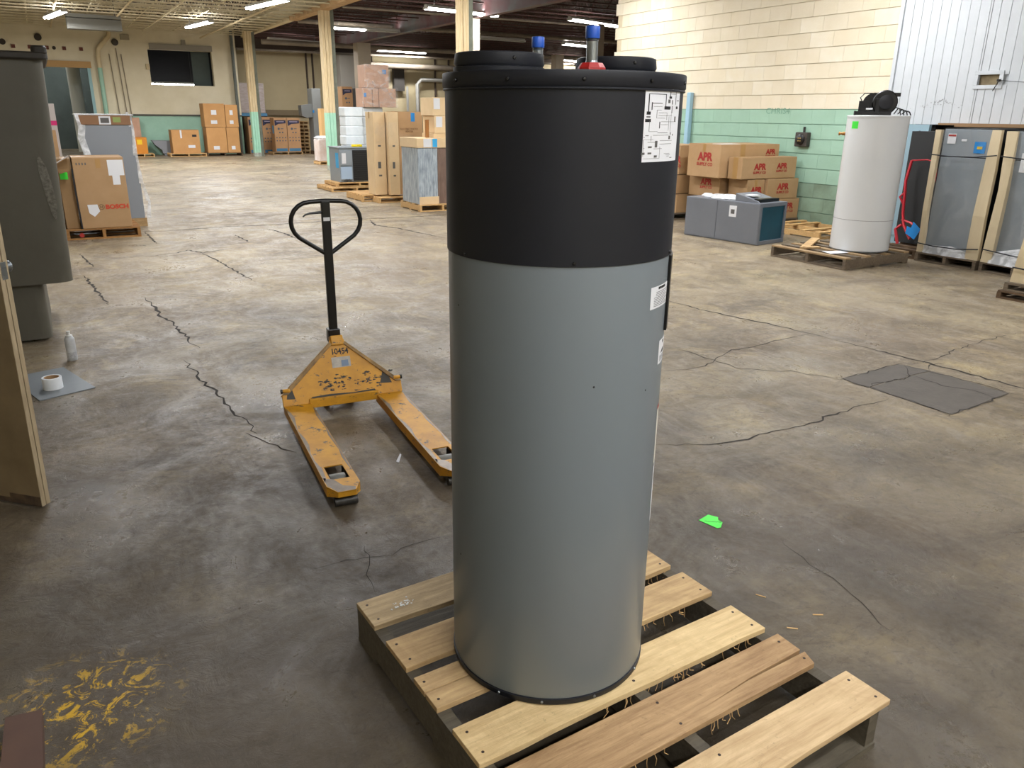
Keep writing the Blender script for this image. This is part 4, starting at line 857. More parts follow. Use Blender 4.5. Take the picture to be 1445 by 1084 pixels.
bl.lathe([(.0, -.07), (.105, -.07), (.115, -.06), (.115, .06), (.105, .07), (0, .07)], 24, T=T @ Matrix.Translation((.06, 0, .115)) @ RY)
bl.lathe([(.0, -.055), (.095, -.055), (.1, .055), (0, .055)], 20, T=T @ Matrix.Translation((-.04, 0, .105)) @ RY)
bl.box(.07, -.06, .17, .19, .06, .205, T=T); bl.build('blower_housing', M_blackp, ww)
bl = MB().box(-.2, -.09, 0, .13, .09, .035, T=T).box(-.17, -.09, .035, -.08, -.06, .13, T=T).box(-.02, -.115, .02, .02, -.07, .15, T=T); bl.build('blower_base', M_blackp, ww, bevel=.004)
MB().box(-.1, -.093, .05, -.04, -.090, .065, T=T).build('blower_label', M_paper, ww)
bl = MB().lathe([(.0, 0), (.06, 0), (.065, .05), (.03, .07), (0, .07)], 16, T=T @ Matrix.Translation((.07, -.07, .12)) @ RY); bl.build('motor', M_rubber, ww)
cb = MB()
for k in range(4): cb.tube([(.12+.035*k, -.03, .01), (.15+.035*k, -.05, .075-.012*k), (.2+.03*k, -.06, .06-.01*k), (.215+.03*k, -.07, .0)], .006, 5, T=T)
cb.tube([(-.13, 0, .1), (-.165, -.02, .16), (-.13, -.03, .20), (-.06, -.02, .2)], .005, 5, T=T); cb.build('power_cord', M_blackp, ww)
b = MB().tube([(0, 0, 0), (0, 0, .05)], .012, 8, T=Matrix.Translation((-.22, .16, 1.54))); b.build('water_nipple', M_dsteel, ww)
# ---- wrapped cabinets on pallets under the cladding
M_cab = mat('cabinet_grey', '8f979d', .4, .15, c2='858d93', nscale=1); M_cpost = mat('corner_board', 'dccbaa', .8, c2='c8b692', nscale=3, stretch=(1, 1, .3))
M_strap = mat('black_strap', '1a1c22', .5)
def board(t, pts, w0, m=M_cpost, nm='corner_board', yw=.05):
    """bowed cardboard corner board; pts = (v, u, z) centre line"""
    b = MB(); n = len(pts); vs = []
    for (x, y, z), w_ in zip(pts, w0): vs += [(x, y-w_/2, z), (x, y+w_/2, z), (x+yw, y+w_/2, z), (x+yw, y-w_/2, z)]
    b.add(vs, [(4*i+j, 4*i+(j+1) % 4, 4*i+4+(j+1) % 4, 4*i+4+j) for i in range(n-1) for j in range(4)]+[(3, 2, 1, 0), (4*n-4, 4*n-3, 4*n-2, 4*n-1)]); return b.build(nm, m, t)
def cabinet(v, u, w_, label, h=1.44, full=True):
    t = thing('wrapped_cabinet', label, 'wrapped unit', (v, u, .111), 0)
    B(.03, .03, 0, .66, w_-.03, h).build('cabinet_body', mat('dark_side', '1c1d1e', .6), t)
    B(.012, .05, 1.13, .03, w_-.05, h-.01).build('upper_door', M_cab, t, bevel=.003); B(.012, .05, .06, .03, w_-.05, 1.12).build('lower_door', M_cab, t, bevel=.003); B(.012, .05, 0, .03, w_-.05, .055).build('base_panel', M_cab, t)
    return t
t = cabinet(9.13, 5.17, .70, 'shrink-wrapped grey cabinet between tan corner boards under the white cladding')
board(t, [(-.03, .685, .002), (-.055, .67, .25), (-.07, .675, .5), (-.05, .69, .75), (-.02, .71, 1.1), (-.01, .72, 1.42)], [.07, .065, .06, .06, .065, .07])
board(t, [(-.02, .04, .002), (-.05, .03, .5), (-.03, .03, 1.0), (-.01, .04, 1.43)], [.15, .14, .13, .10])
quad(t, 'data_label', M_paper, 'v', .50, .60, 1.27, 1.38, off=.008); quad(t, 'label_band', M_red, 'v', .505, .595, 1.35, 1.37, off=.006)
quad(t, 'maker_plate', M_paper, 'v', .37, .43, 1.30, 1.325, off=.008); quad(t, 'blue_pouch', M_blue, 'v', .14, .27, 1.175, 1.30, off=.008); quad(t, 'yellow_note', mat('note_yellow', 'd8b532', .6), 'v', .175, .235, 1.22, 1.25, off=.006)
for z in (1.135, .105): MB().tube([(-.06, -.04, z+.03), (-.075, .2, z), (-.075, .5, z-.005), (-.07, .74, z+.01)], .007, 5).build('strap', M_strap, t)
MB().add([(-.005, .08, 0), (-.005, .66, 0), (-.005, .66, 1.42), (-.005, .08, 1.42)], [(0, 1, 2, 3)]).build('stretch_wrap', M_film, t)
MB().add([(-.02, .09, 0), (-.045, .3, 0), (-.02, .65, 0), (-.012, .65, .09), (-.02, .3, .12), (-.012, .09, .07)], [(0, 1, 4, 5), (1, 2, 3, 4)]).build('loose_wrap', M_filmw, t)
t = cabinet(9.13, 4.40, .66, 'second wrapped cabinet at the right edge, partly behind the near bundle', 1.43)
board(t, [(-.04, .63, .002), (-.06, .61, .4), (-.05, .60, .8), (-.01, .64, 1.42)], [.12, .10, .09, .12], yw=.08)
quad(t, 'data_label', M_paper, 'v', .3, .5, 1.0, 1.2, off=.008)
for z in (1.14, .13): MB().tube([(-.06, -.04, z), (-.075, .3, z-.01), (-.075, .68, z+.02)], .007, 5).build('strap', M_strap, t)
MB().add([(-.01, .0, 0), (-.01, .62, 0), (-.01, .62, 1.42), (-.01, .0, 1.42)], [(0, 1, 2, 3)]).build('stretch_wrap', M_film, t)
MB().add([(-.05, .05, 0), (-.08, .3, .0), (-.05, .6, 0), (-.02, .6, .12), (-.03, .3, .2), (-.02, .05, .12)], [(0, 1, 4, 5), (1, 2, 3, 4)]).build('loose_wrap', M_filmw, t)
t = thing('wrapped_bundle', 'near shrink-wrapped bundle with a bulging corner board at the far right edge', 'wrapped unit', (7.95, 3.25, .16), 0)
B(.05, .02, 0, .7, .82, 1.45).build('cabinet_body', M_cab, t)
board(t, [(.0, .80, .002), (-.02, .78, .25), (-.03, .74, .6), (.0, .72, 1.0), (.02, .74, 1.45)], [.16, .13, .12, .12, .12])
MB().tube([(-.05, .0, .14), (-.05, .4, .13), (-.04, .86, .15)], .007, 5).build('strap', M_strap, t)
MB().add([(.0, .0, 0), (.0, .9, 0), (.03, .85, 1.45), (.03, .0, 1.45)], [(0, 1, 2, 3)]).build('stretch_wrap', M_film, t)
pallet_r('wooden_pallet', 'pallet under the wrapped cabinet with the blue pouch', 9.1, 5.14, .8, .76, m=[M_wood, M_woodg], H=.11)
pallet_r('wooden_pallet', 'pallet under the second wrapped cabinet near the right edge', 9.1, 4.34, .8, .76, m=[M_wood, M_woodg], H=.11)
pallet_r('wooden_pallet', 'bottom of two dark pallets stacked at the right edge', 7.88, 3.2, .9, .99, m=[M_woodd], H=.08, n=5)
pallet_r('wooden_pallet', 'upper of two dark pallets stacked at the right edge', 7.90, 3.2, .9, .95, m=[M_woodg], H=.079, n=5, z=.081)
pallet_r('wooden_pallet', 'dark pallet in the gap beside the pale blue door', 9.15, 5.93, .8, .55, m=[M_woodd], H=.11, n=4)
b = MB(); b.box(9.6, 5.95, .115, 9.95, 6.55, 1.5); o = b.build('dark_cabinet', mat('dark_side', '1c1d1e')); tag(o, 'dark boxed unit in the gap between the blue door and the wrapped cabinet', 'cabinet')
b = MB(); b.tube([(9.5, 6.42, 1.15), (9.47, 6.2, 1.17), (9.45, 6.05, 1.15), (9.45, 6.0, .8)], .009, 6)
b.tube([(9.5, 6.42, 1.15), (9.46, 6.43, .9), (9.44, 6.40, .75), (9.44, 6.38, .5), (9.42, 6.33, .36), (9.40, 6.2, .2)], .018, 7); b.tube([(9.46, 6.40, .78), (9.42, 6.45, .7), (9.44, 6.40, .62)], .014, 6); b.tube([(9.44, 6.38, .42), (9.4, 6.22, .40), (9.40, 6.08, .30)], .013, 6)
b.tube([(9.42, 6.36, .36), (9.4, 6.42, .3), (9.40, 6.36, .12)], .02, 6)
o = b.build('red_hose', mat('hose_red', 'b0202c', .4)); tag(o, 'tangled red hose hanging beside the pale blue door', 'hose')
o = MB().prism([(-.09, -.05), (.05, -.10), (.10, .04), (-.02, .11), (-.03, .03), (-.09, .04)], -.003, .003).build('blue_tag', M_blue, loc=(9.37, 6.16, .31), rot=(PI/2, .1, -PI/2)); tag(o, 'crumpled blue paper tag tied to the red hose', 'tag')

# ---- centre cluster
M_blk2 = mat('coil_black', '141414', .6)
simple_pallet('wooden_pallet', 'pale pallet at floor level under the grey condensing unit', 5.32, 17.15, 1.15, 1.1, m=[M_woodp], H=.09)
simple_pallet('wooden_pallet', 'upper pale pallet directly under the grey condensing unit', 5.5, 17.32, 1.05, .92, m=[M_woodp], H=.085, z=.092)
cu = thing('condensing_unit', 'grey condensing unit with a black coil face and a yellow pad on top', 'air conditioner', (5.62, 17.4, .18), 0)
b = MB(); b.box(0, .03, 0, .85, .75, .72); b.build('cabinet', mat('unit_grey', '8d959b', .45), cu, bevel=.004)
B(.30, 0, .03, .80, .03, .68).build('coil_face', M_blk2, cu)
for k in range(14): B(.30, -.004, .05+k*.046, .80, 0, .058+k*.046).build('coil_fin', mat('fin', '2b2b2b', .5), cu)
B(.02, .005, .36, .27, .03, .66).build('service_panel', mat('unit_grey', '8d959b'), cu); B(.02, .005, .06, .27, .03, .33).build('lower_panel', mat('panel_paleblue', 'a9bfd6', .4), cu); B(.05, .0, .4, .14, .005, .62).build('data_label', M_paper, cu)
B(-.003, .1, .3, 0, .3, .62).build('blue_sticker', mat('cyan_label', '39a8e0', .5), cu)
b = MB()
for k in range(5): b.tube([(.06+.04*k, -.01, .008), (.1+.03*k, -.03, .06+.01*(k % 2)), (.12+.03*k, -.02, .008)], .006, 5)
b.build('loose_wires', M_rubber, cu)
B(-.02, .01, .722, .88, .77, .745).build('top_panel', mat('unit_grey', '8d959b'), cu)
o = MB().prism([(-.12, -.05), (0, -.09), (.14, -.04), (.12, .06), (-.08, .07)], 0, .05).build('yellow_pad', mat('pad_yellow', 'e3c914', .6), loc=(6.07, 17.6, .926), bevel=.01); tag(o, 'bright yellow pad lying on top of the condensing unit', 'pad')
# rolls wrapped in white plastic behind it
M_roll = mat('insulation_wrap', 'f4f8fa', .35, c2='dde6ea', nscale=5, bump=.4, bscale=9)
for (x, y, lab, w_, n) in ((6.30, 18.5, 'left stack of white plastic-wrapped insulation, ', .185, 8), (6.83, 18.78, 'right stack of white plastic-wrapped insulation, ', .222, 8)):
    if n and x < 6.5: simple_pallet('wooden_pallet', 'pallet under the two stacks of white insulation packs', 6.05, 18.26, 1.05, .8, m=[M_woodp], H=.1, n=4)
    for k in range(n):
        r = w_*1.18+random.uniform(-.006, .006)
        b = MB().rbox(-r, -r, .0, r, r, .2075, .034, n=4, T=Matrix.Rotation(random.uniform(-.02, .02), 4, 'Z'))
        o = b.build('insulation_pack', M_roll, loc=(x, y, .102+k*.208)); tag(o, lab+('bottom', 'second', 'third', 'fourth', 'fifth', 'sixth', 'seventh', 'top')[k]+' pack', 'insulation pack', 'white insulation packs on pallets')
T0 = 1.77
for nm, x, y, z, a, c, h in (('wrapped carton low in the tower behind, left with a blue dot', 6.60, 18.4, T0, .20, .55, .42), ('wrapped carton low in the tower behind, middle narrow one', 6.81, 18.38, T0, .14, .55, .42), ('wrapped carton low in the tower behind, wide right one', 6.96, 18.38, T0, .42, .55, .42), ('topmost wrapped carton of the tower, with a blue dot at right', 6.66, 18.42, T0+.425, .57, .5, .50)):
    o = carton('carton', nm, x, y, z, a, c, h, mat('carton_rosy', 'b0876a', .5, c2='c39a80', nscale=3), group='plastic-wrapped cartons on the insulation tower', flaps=False)
    if 'blue' in nm: quad(o, 'blue_dot', M_blue, 'u', (.42 if h > .45 else .0), (.51 if h > .45 else .06), h-.2, h-.11)
o = MB().prism([(6.53, 18.33), (7.43, 18.33), (7.43, 18.97), (6.53, 18.97)], 0, .001).build('wrap_sheet', M_filmd, loc=(0, 0, T0-.004)); 
b = MB(); b.add([(6.54, 18.345, T0), (7.42, 18.345, T0), (7.42, 18.345, T0+.42), (7.26, 18.38, T0+.50), (7.26, 18.40, T0+.93), (6.64, 18.40, T0+.93), (6.63, 18.38, T0+.50), (6.54, 18.345, T0+.42)], [(0, 1, 2, 7), (7, 2, 3, 6), (6, 3, 4, 5)]); bpy.data.objects.remove(o)
o = b.build('stretch_wrap', film('tower_wrap', 'f4eeea', .08, .4, (1.5, 1.5, 2.2), .15)); tag(o, 'clear stretch wrap around the carton tower behind the tall tan cartons', 'plastic wrap')
# two tall tan cartons on a long pallet
simple_pallet('wooden_pallet', 'pale pallet at the left under the tall tan cartons', 5.25, 15.0, .75, .95, m=[M_woodp], H=.13)
simple_pallet('wooden_pallet', 'pale front pallet under the tall tan cartons', 5.45, 14.62, 1.05, .34, m=[M_woodp], H=.108, n=3)
TC = (('left tall narrow tan carton beside the condensing unit', 5.48, 14.86, .24, .40), ('right tall narrow tan carton, nearer and slightly leaning', 5.735, 14.72, .20, .40))
for nm, x, y, a, c in TC:
    o = carton('tall_carton', nm, x, y, .135, a, c, 1.53, M_cardp, yaw=(0 if a > .22 else -1.5), group='tall tan cartons in the centre')
    for k in range(2): quad(o, 'printed_mark', M_inkg, 'u', a*.35, a*.6, .35+k*.55, .38+k*.55)
    quad(o, 'printed_mark', M_inkg, 'u', a*.3, a*.55, .5, .62)
o = carton('wide_carton', 'wide tan carton with a blue tape patch, beside the tall narrow ones', 5.95, 14.75, .135, .50, .62, 1.54, mat('cardboard_mid', 'b8946a', .8, c2='a88660', nscale=2), cat='carton')
quad(o, 'blue_patch', M_blue, 'u', .26, .34, 1.36, 1.52); quad(o, 'printed_frame', mat('print_brown', '6d5138', .8), 'u', .28, .48, .35, .36); quad(o, 'printed_frame', MC['print_brown'], 'u', .28, .29, .35, .8)
text('printed_lettering', 'ELECTRIC WATER\nHEATER', .045, mat('print_brown', '6d5138'), o, (.22, -.002, 1.2)); quad(o, 'printed_mark', MC['print_brown'], 'u', .3, .42, .98, 1.03)
b = MB(); b.add([(.0, -.03, .92), (.0, -.03, 1.16), (.30, -.05, 1.11), (.42, -.02, 1.0), (.40, -.02, .97)], [(0, 1, 2, 3, 4)]); b.build('wrap_fold', M_film, o)
b = MB(); b.add([(5.46, 14.70, 1.1), (5.90, 14.69, 1.1), (5.90, 14.69, 1.48), (5.46, 14.72, 1.48)], [(0, 1, 2, 3)]); o = b.build('stretch_wrap', M_film); tag(o, 'milky stretch wrap round the upper part of the two tall tan cartons', 'plastic wrap')
# silver foil-wrapped unit with cartons on top
simple_pallet('wooden_pallet', 'small new pallet under the silver-wrapped unit', 5.6, 13.0, .9, .9, m=[M_woodp], H=.12, n=4)
t = thing('foil_wrapped_unit', 'tall unit in streaky silver plastic with a tan cap, left of the heater', 'wrapped unit', (5.62, 13.08, .121), 0)
B(0, 0, 0, .37, .75, .96).build('wrapped_body', mat('silver_wrap', 'ccd7e0', .22, .15, c2='74828e', nscale=5, amt=.5, bump=1, stretch=(6, 6, .9)), t, bevel=.01)
B(.37, 0, 0, .76, .75, .96).build('wrapped_side', mat('brown_wrap', '8a7468', .3, .1, c2='6c584e', nscale=4, bump=.5, stretch=(5, 5, 1)), t, bevel=.01)
B(-.02, -.02, .96, .78, .77, 1.12).build('cardboard_cap', M_cardp, t, bevel=.005); B(.01, -.012, 0, .38, 0, .13).build('cardboard_foot', M_cardp, t)
quad(t, 'blue_label', mat('cyan_label', '39a8e0'), 'u', .27, .36, .97, 1.11, off=-.02); quad(t, 'paper_label', M_paper, 'u', .10, .25, .97, 1.11, off=-.02)
for nm, x, z, a, h, gm in (('flat carton under the two square ones above the silver-wrapped unit', 5.98, 1.243, .66, .075, M_cardp), ('lower square carton above the silver-wrapped unit', 6.0, 1.32, .62, .29, M_cardp), ('topmost square carton with a white label above the silver-wrapped unit', 5.96, 1.612, .62, .30, M_cardp)):
    o = carton('carton', nm, x, 13.2, z, a, .5, h, gm, group='cartons on the silver-wrapped unit', tape='u'); 
    if h > .1: quad(o, 'paper_label', M_paper, 'u', .03, .15, h*.35, h*.95)
o = MB().lathe([(.035, 0), (.035, .30)], 14).build('cardboard_tube', mat('tube_brown', 'a06d3a', .8), loc=(5.90, 13.3, 1.243)); tag(o, 'brown cardboard tube standing beside the square cartons', 'tube')

# ---- left cluster
simple_pallet('wooden_pallet', 'brown pallet with a red paint dot under the tall tan cartons at left', .10, 12.0, .90, .8, m=[wood('pallet_orange', 'a87a45', '7a5429')], H=.138)
o = MB().lathe([(.03, 0), (.03, .002), (0, .002)], 14).build('red_dot', M_red, loc=(.28, 11.998, .06), rot=(PI/2, 0, 0)); tag(o, 'round red paint dot on the brown pallet at left', 'paint mark')
o = carton('carton', 'narrow tan carton with a bright green sticker, left of the white-labelled one', .12, 12.09, .139, .165, .6, .90, M_card2, tape='u'); quad(o, 'green_sticker', M_green, 'u', .02, .11, .64, .73)
o = carton('carton', 'large tan carton lettered in red, with white shipping labels, at left', .30, 12.04, .139, .61, .66, .915, M_card)
quad(o, 'shipping_label', M_paper, 'u', .41, .60, .68, .88); quad(o, 'shipping_label', M_paper, 'u', .45, .54, .56, .68)
b = MB().prism([(.1, .31), (.22, .31), (.24, .22), (.17, .15), (.11, .2)], 0, .002, T=Matrix.Rotation(PI/2, 4, 'X')); b.build('torn_label', M_paper, o)
quad(o, 'tape_strip', M_tape, 'u', .27, .33, .78, .9)
text('printed_lettering', 'BOSCH', .078, mat('brand_red', 'c1442a', .6), o, (.455, -.002, .272), bold=.004, sx=1.1)
MB().lathe([(.030, 0), (.036, 0), (.036, .001), (.030, .001), (.030, 0)], 24, T=Matrix.Translation((.265, -.001, .275)) @ Matrix.Rotation(PI/2, 4, 'X'), cap=False).box(.250, -.002, .258, .256, -.0005, .292).box(.274, -.002, .258, .280, -.0005, .292).box(.256, -.002, .272, .274, -.0005, .278).build('round_emblem', mat('emblem_brown', '6e5035', .7), o)
for k in range(4): quad(o, 'handling_mark', M_inkg, 'u', .04+k*.035, .055+k*.035, .82, .85)
for z0 in (.0,): MB().tube([(.0, -.01, 0), (-.012, -.012, .5), (-.012, -.006, .78)], .011, 5).build('black_strap', M_strap, o)
t = thing('open_carton', 'open white and brown carton flap tipped beside the grey bin', 'carton', (-.35, 11.95, .0), 0)
B(0, 0, 0, .42, .4, .94).build('carton_body', mat('carton_white', 'b7aea8', .7), t, bevel=.004)
b = MB(); b.add([(.40, -.06, .95), (.62, -.09, 1.08), (.62, .11, 1.08), (.40, .12, .95), (.40, -.06, .955), (.62, -.09, 1.085), (.62, .11, 1.085), (.40, .12, .955)], [(0, 1, 2, 3), (7, 6, 5, 4), (0, 1, 5, 4), (2, 3, 7, 6), (1, 2, 6, 5)]); b.build('flap', MC['carton_white'], t)
b = MB(); b.add([(.42, .0, .94), (.60, -.02, 1.06), (.61, .0, .90), (.50, .0, .86)], [(0, 1, 2, 3)]); b.build('flap', M_card2, t)
t = thing('tall_carton', 'tall slim carton with a magenta band standing behind the grey bin', 'carton', (-.13, 12.86, 0), 0)
MB().box(0, 0, 0, .35, .3, 1.72).build('carton_body', mat('carton_white', 'b7aea8'), t, bevel=.004); B(-.001, -.002, 1.44, .351, 0, 1.5).build('magenta_band', mat('magenta', 'c8246a', .6), t); B(.1, -.002, .9, .32, 0, 1.38).build('brown_panel', M_card, t)
t = thing('wrapped_panel_unit', 'tall grey metal unit in white plastic with a cardboard top rail, behind the lettered carton', 'wrapped unit', (.48, 13.1, .12), 0)
B(.03, 0, 0, .70, .55, 1.45).build('cabinet', mat('unit_bluegrey', '8b9199', .35, .3), t, bevel=.004)
B(0.01, -.02, 1.325, .68, .56, 1.455).build('top_rail', mat('rail_brown', '8a674a', .8), t, bevel=.006); quad(t, 'paper_label', M_paper, 'u', .27, .42, 1.33, 1.44, off=-.02); quad(t, 'green_label', mat('olive_label', '8a9a58', .6), 'u', .45, .55, 1.36, 1.43, off=-.02)
quad(t, 'label_print', M_inkg, 'u', .29, .40, 1.35, 1.42, off=-.022)
B(.03, 0, -.12, .72, .55, 0).build('wooden_skid', M_wood, t); 
b = MB(); P = [(-.03, 1.47), (.0, 1.3), (-.03, 1.15), (.02, .9), (.05, .8)]
for i in range(4): b.add([(P[i][0], -.03, P[i][1]), (P[i+1][0], -.03, P[i+1][1]), (P[i+1][0]+.09, -.01, P[i+1][1]), (P[i][0]+.09, -.01, P[i][1])], [(0, 1, 2, 3)])
P = [(.66, 1.50), (.71, 1.3), (.71, .9), (.74, .5), (.80, .25), (.78, .0)]
for i in range(5): b.add([(P[i][0], -.02, P[i][1]), (P[i+1][0], -.02, P[i+1][1]), (P[i+1][0]-.06, -.005, P[i+1][1]), (P[i][0]-.03, -.005, P[i][1])], [(0, 1, 2, 3)])
b.box(-.03, -.03, 1.455, .72, .57, 1.47); b.build('plastic_sheet', M_filmw, t)
B(.02, -.012, 0, .05, -.004, .1).build('floor_rail', M_white, t)

# ---- far wall goods
gB = 'cartons stacked against the mint far wall'
M_cf = mat('cardboard_orange', 'cc9a62', .8, c2='bd8b55', nscale=2, var=.05)
for nm, x, y, z, a, h in (('bottom left carton of the two-by-two stack at the far wall', 5.50, 33.0, .12, .72, .93), ('bottom right carton of the two-by-two stack at the far wall', 6.24, 33.0, .12, .46, .93), ('top left carton of the two-by-two stack at the far wall', 5.48, 33.0, 1.06, .76, .85), ('top right carton of the two-by-two stack at the far wall', 6.26, 33.0, 1.06, .46, .82)):
    o = carton('carton', nm, x, y, z, a, .8, h, M_cf, group=gB); quad(o, 'paper_label', M_paper, 'u', a*.3, a*.6, .12, .25)
    if z > 1: quad(o, 'paper_label', M_paper, 'u', a*.35, a*.6, .45, .62)
for x in (5.45,): simple_pallet('wooden_pallet', 'pallet under the two-by-two carton stack at the far wall', x, 32.95, 1.3, .9, m=[M_woodd], H=.118, n=4)
o = carton('carton', 'single squat tan carton on a pallet at the far wall', 4.25, 33.0, .111, .98, .7, .85, M_cf, group=gB); quad(o, 'paper_label', M_paper, 'u', .3, .36, .55, .84); quad(o, 'paper_label', M_paper, 'u', .55, .8, .2, .3); quad(o, 'black_label', M_ink, 'u', .72, .88, .6, .68)
simple_pallet('wooden_pallet', 'pale pallet under the single squat carton at the far wall', 4.12, 32.9, 1.3, .9, m=[M_woodp], H=.11, n=4)
o = carton('carton', 'orange carton with a yellow sticker at the far wall behind the wrapped unit', 2.98, 33.2, .111, .42, .7, .58, mat('carton_orange', 'd08428', .7), group=gB); quad(o, 'yellow_sticker', mat('sticker_yellow', 'eec318', .5), 'u', .08, .25, .33, .5)
simple_pallet('wooden_pallet', 'pallet under the small orange carton at the far wall', 2.9, 33.1, .7, .8, m=[M_woodp], H=.11, n=4)
o = carton('carton', 'rosy tan carton leaning at the far wall above the orange one', 2.9, 34.0, 0, .42, .4, 1.38, mat('carton_rosy', 'b0876a'), group=gB)
b = MB().prism([(3.65, .56), (3.75, .40), (3.98, .20), (4.0, .08), (4.45, .08), (4.42, .54)], 33.95, 34.4, T=Matrix(((1, 0, 0, 0), (0, 0, 1, 0), (0, 1, 0, 0), (0, 0, 0, 1)))).box(4.05, 34.0, 0, 4.15, 34.3, .09).box(4.3, 34.0, 0, 4.4, 34.3, .09)
o = b.build('duct_plenum', mat('plenum_grey', '8e9094', .5)); tag(o, 'slanted grey sheet metal plenum on blocks at the far wall', 'duct')
# navy-printed appliance cartons
M_navy = mat('print_navy', '20233f', .6); M_pblue = mat('print_blue', '3f7393', .6)
def navy(label, x, y, z, a, h, side=False, c=.6):
    t = carton('appliance_carton', label, x, y, z, a, c, h, mat('cardboard_app', 'b58c63', .8, c2='a67f58', nscale=2), group='navy-printed appliance cartons')
    T = Matrix.Rotation(PI/2, 4, 'X'); MB().prism([(.03, h*.93), (.03, h*.76), (a*.35, h*.82), (a-.03, h*.84), (a-.03, h*.93)][::1], 0, .003, T=T).build('printed_banner', M_navy, t)
    quad(t, 'printed_band', M_pblue, 'u', .03, a-.03, .02, h*.1)
    b = MB()
    for i in range(4):
        for j in range(2): b.box(.08+i*(a-.16)/3-.022, -.003, h*(.33+j*.09)-.025, .08+i*(a-.16)/3+.022, -.0005, h*(.33+j*.09)+.02)
    for i in range(2): b.lathe([(0, 0), (.03, 0), (.03, .003)], 10, T=Matrix.Translation((a*(.42+i*.22), -.001, h*.57)) @ Matrix.Rotation(PI/2, 4, 'X'))
    b.lathe([(0, 0), (.045, 0), (.045, .003)], 10, T=Matrix.Translation((a*.35, -.001, h*.68)) @ Matrix.Rotation(PI/2, 4, 'X')); b.box(a*.5, -.003, h*.67, a*.72, -.0005, h*.69)
    o = b.build('printed_symbols', mat('print_slate', '4b5660', .7), t); o['kind'] = 'stuff'
    quad(t, 'banner_lettering', mat('print_mauve', '9a8d9c', .7), 'u', .1, a-.1, h*.875, h*.895, off=-.003)
    return t
o = navy('left of two front navy-printed cartons right of the far post', 8.14, 33.3, .115, .50, 1.30); B(-.002, .1, .7, 0, .3, 1.0).build('blue_panel', mat('cyan_label', '39a8e0'), o)
navy('right of two front navy-printed cartons right of the far post', 8.66, 33.3, .115, .52, 1.30)
simple_pallet('wooden_pallet', 'pallet under the two front navy-printed cartons', 8.0, 33.2, 1.2, .9, m=[M_wood], H=.11, n=4)
navy('navy-printed carton in shade, seen left of the far post', 7.35, 34.3, .01, .55, 1.42); navy('navy-printed carton in shade, directly behind the far post', 7.92, 34.35, .01, .5, 1.42)
navy('navy-printed carton with a blue patch high behind the middle post', 10.25, 31.0, 1.25, .42, 1.33)
o = B(10.0, 30.95, 0, 10.9, 31.8, 1.245).build('crate', M_card2, bevel=.01); tag(o, 'brown crate carrying the high navy-printed carton behind the middle post', 'crate')
o = B(7.1, 34.95, 1.58, 8.25, 35.7, 2.74).build('wrapped_block', mat('block_wrapped', '8d8078', .4, c2='a79c98', nscale=6, bump=.4, stretch=(1, 1, 3)), bevel=.02); tag(o, 'plastic-wrapped brown block on a blue base high behind the far post', 'wrapped unit')
o = B(7.05, 34.92, 1.46, 8.3, 35.75, 1.575).build('platform', M_pblue); tag(o, 'blue platform carrying the plastic-wrapped block behind the far post', 'platform')
o = B(7.32, 34.95, 0, 8.3, 35.7, 1.455).build('crate', M_woodd, bevel=.01); tag(o, 'dark crate under the blue platform behind the far post', 'crate')
for k in range(9):
    tag(simple_pallet('wooden_pallet', 'pallet %s in the tall pile right of the navy-printed cartons' % ('at the very bottom', 'second from the bottom', 'third from the bottom', 'fourth from the bottom', 'in the middle, fifth up', 'fourth from the top', 'third from the top', 'second from the top', 'at the very top')[k], 9.22+random.uniform(0, .03), 33.7, .42, .8, m=[M_woodp, M_wood], H=.12, n=4, z=k*.145), group='piled pallets at the far wall')
for k in range(8): pass
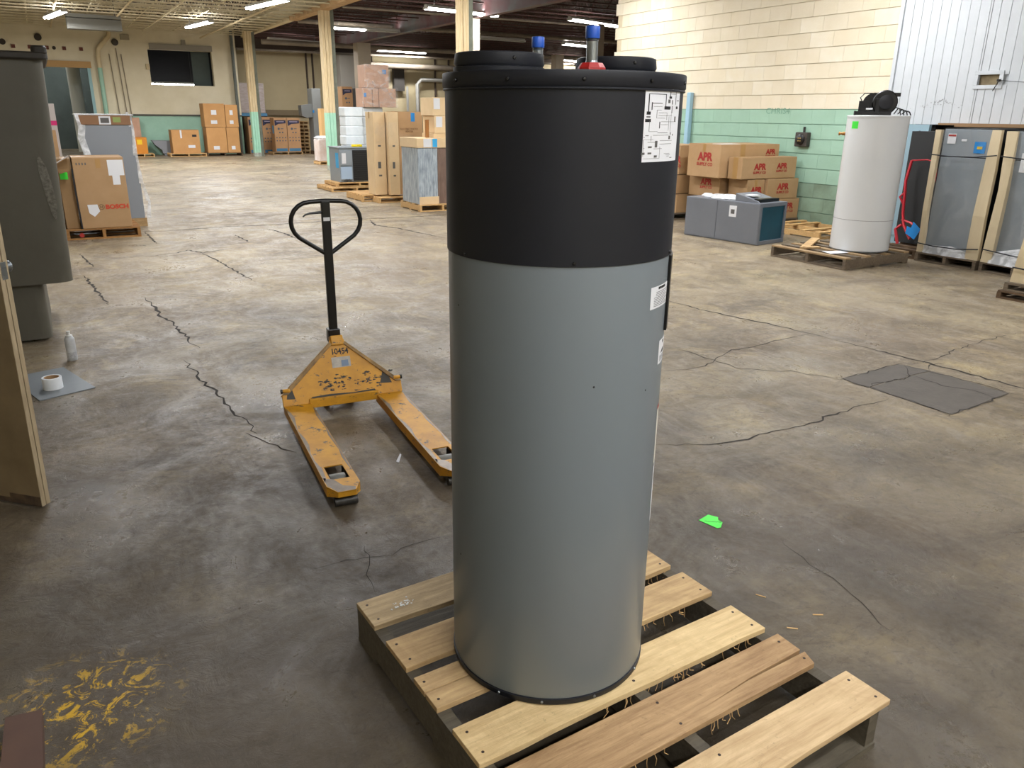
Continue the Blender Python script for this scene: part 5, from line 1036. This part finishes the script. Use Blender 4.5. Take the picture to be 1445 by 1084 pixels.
o = B(9.68, 33.05, .14, 10.04, 33.7, 2.54).build('tall_grey_duct', mat('duct_grey', '8d8f8c', .45, .2, c2='848683', nscale=2), bevel=.01); tag(o, 'tallest grey metal duct standing left of the middle post', 'duct'); duct_ = o
o = MB().prism([(9.68, 1.45), (9.68, 1.95), (9.24, 1.9), (9.26, 1.5), (9.45, 1.42)], 33.15, 33.6, T=Matrix(((1, 0, 0, 0), (0, 0, 1, 0), (0, 1, 0, 0), (0, 0, 0, 1)))).build('grey_duct_hood', mat('hood_grey', '6f716e', .5)); o.name = 'duct_hood'; o.parent = duct_
o = B(9.67, 33.0, 0, 10.3, 33.8, .13).build('dark_skid', M_woodd); tag(o, 'dark wooden skid under the tall grey duct', 'skid')
o = B(9.66, 33.0, 1.62, 9.72, 33.04, 1.72).build('blue_tape_tag', M_blue); tag(o, 'blue tape tag on the tall grey duct', 'tape')
b = MB().rbox(7.88, 26.5, .1, 8.28, 27.1, .80, .05); o = b.build('bagged_goods', mat('bag_rosy', 'cdb3a2', .5, c2='e6dedb', nscale=3, bump=.5)); tag(o, 'small plastic-bagged carton on the floor left of the middle post', 'carton')
b = MB().lathe([(.26, 0), (.30, .04), (.2, .10), (0, .09)], 9, sm=False); o = b.build('crumpled_plastic', M_filmw, loc=(8.1, 26.75, .805)); tag(o, 'crumpled white plastic on top of the small bagged carton', 'plastic')
simple_pallet('wooden_pallet', 'pale pallet under the small bagged carton', 7.86, 26.45, .5, .7, m=[M_woodp], H=.098, n=3)
o = B(8.22, 27.2, 0, 8.45, 27.5, 1.76).build('tan_board', mat('board_tan', 'd6ad72', .8)); tag(o, 'upright tan board left of the middle post', 'board')
o = carton('carton', 'big brown carton far behind, right of the pipes and above the square cartons', 16.2, 31.0, 0, 2.2, 1.2, 2.0, M_card2); 
o = carton('carton', 'second big brown carton stacked far behind at the right, on top', 16.3, 31.05, 2.004, 2.0, 1.1, .8, M_card2)
b = MB().box(11.6, 33.0, 0, 12.6, 33.9, 2.6); o = b.build('dark_machine', mat('machine_dark', '2a2826', .6, c2='3e3a36', nscale=3), bevel=.05); tag(o, 'dark machine in the shade behind the insulation tower', 'machine')
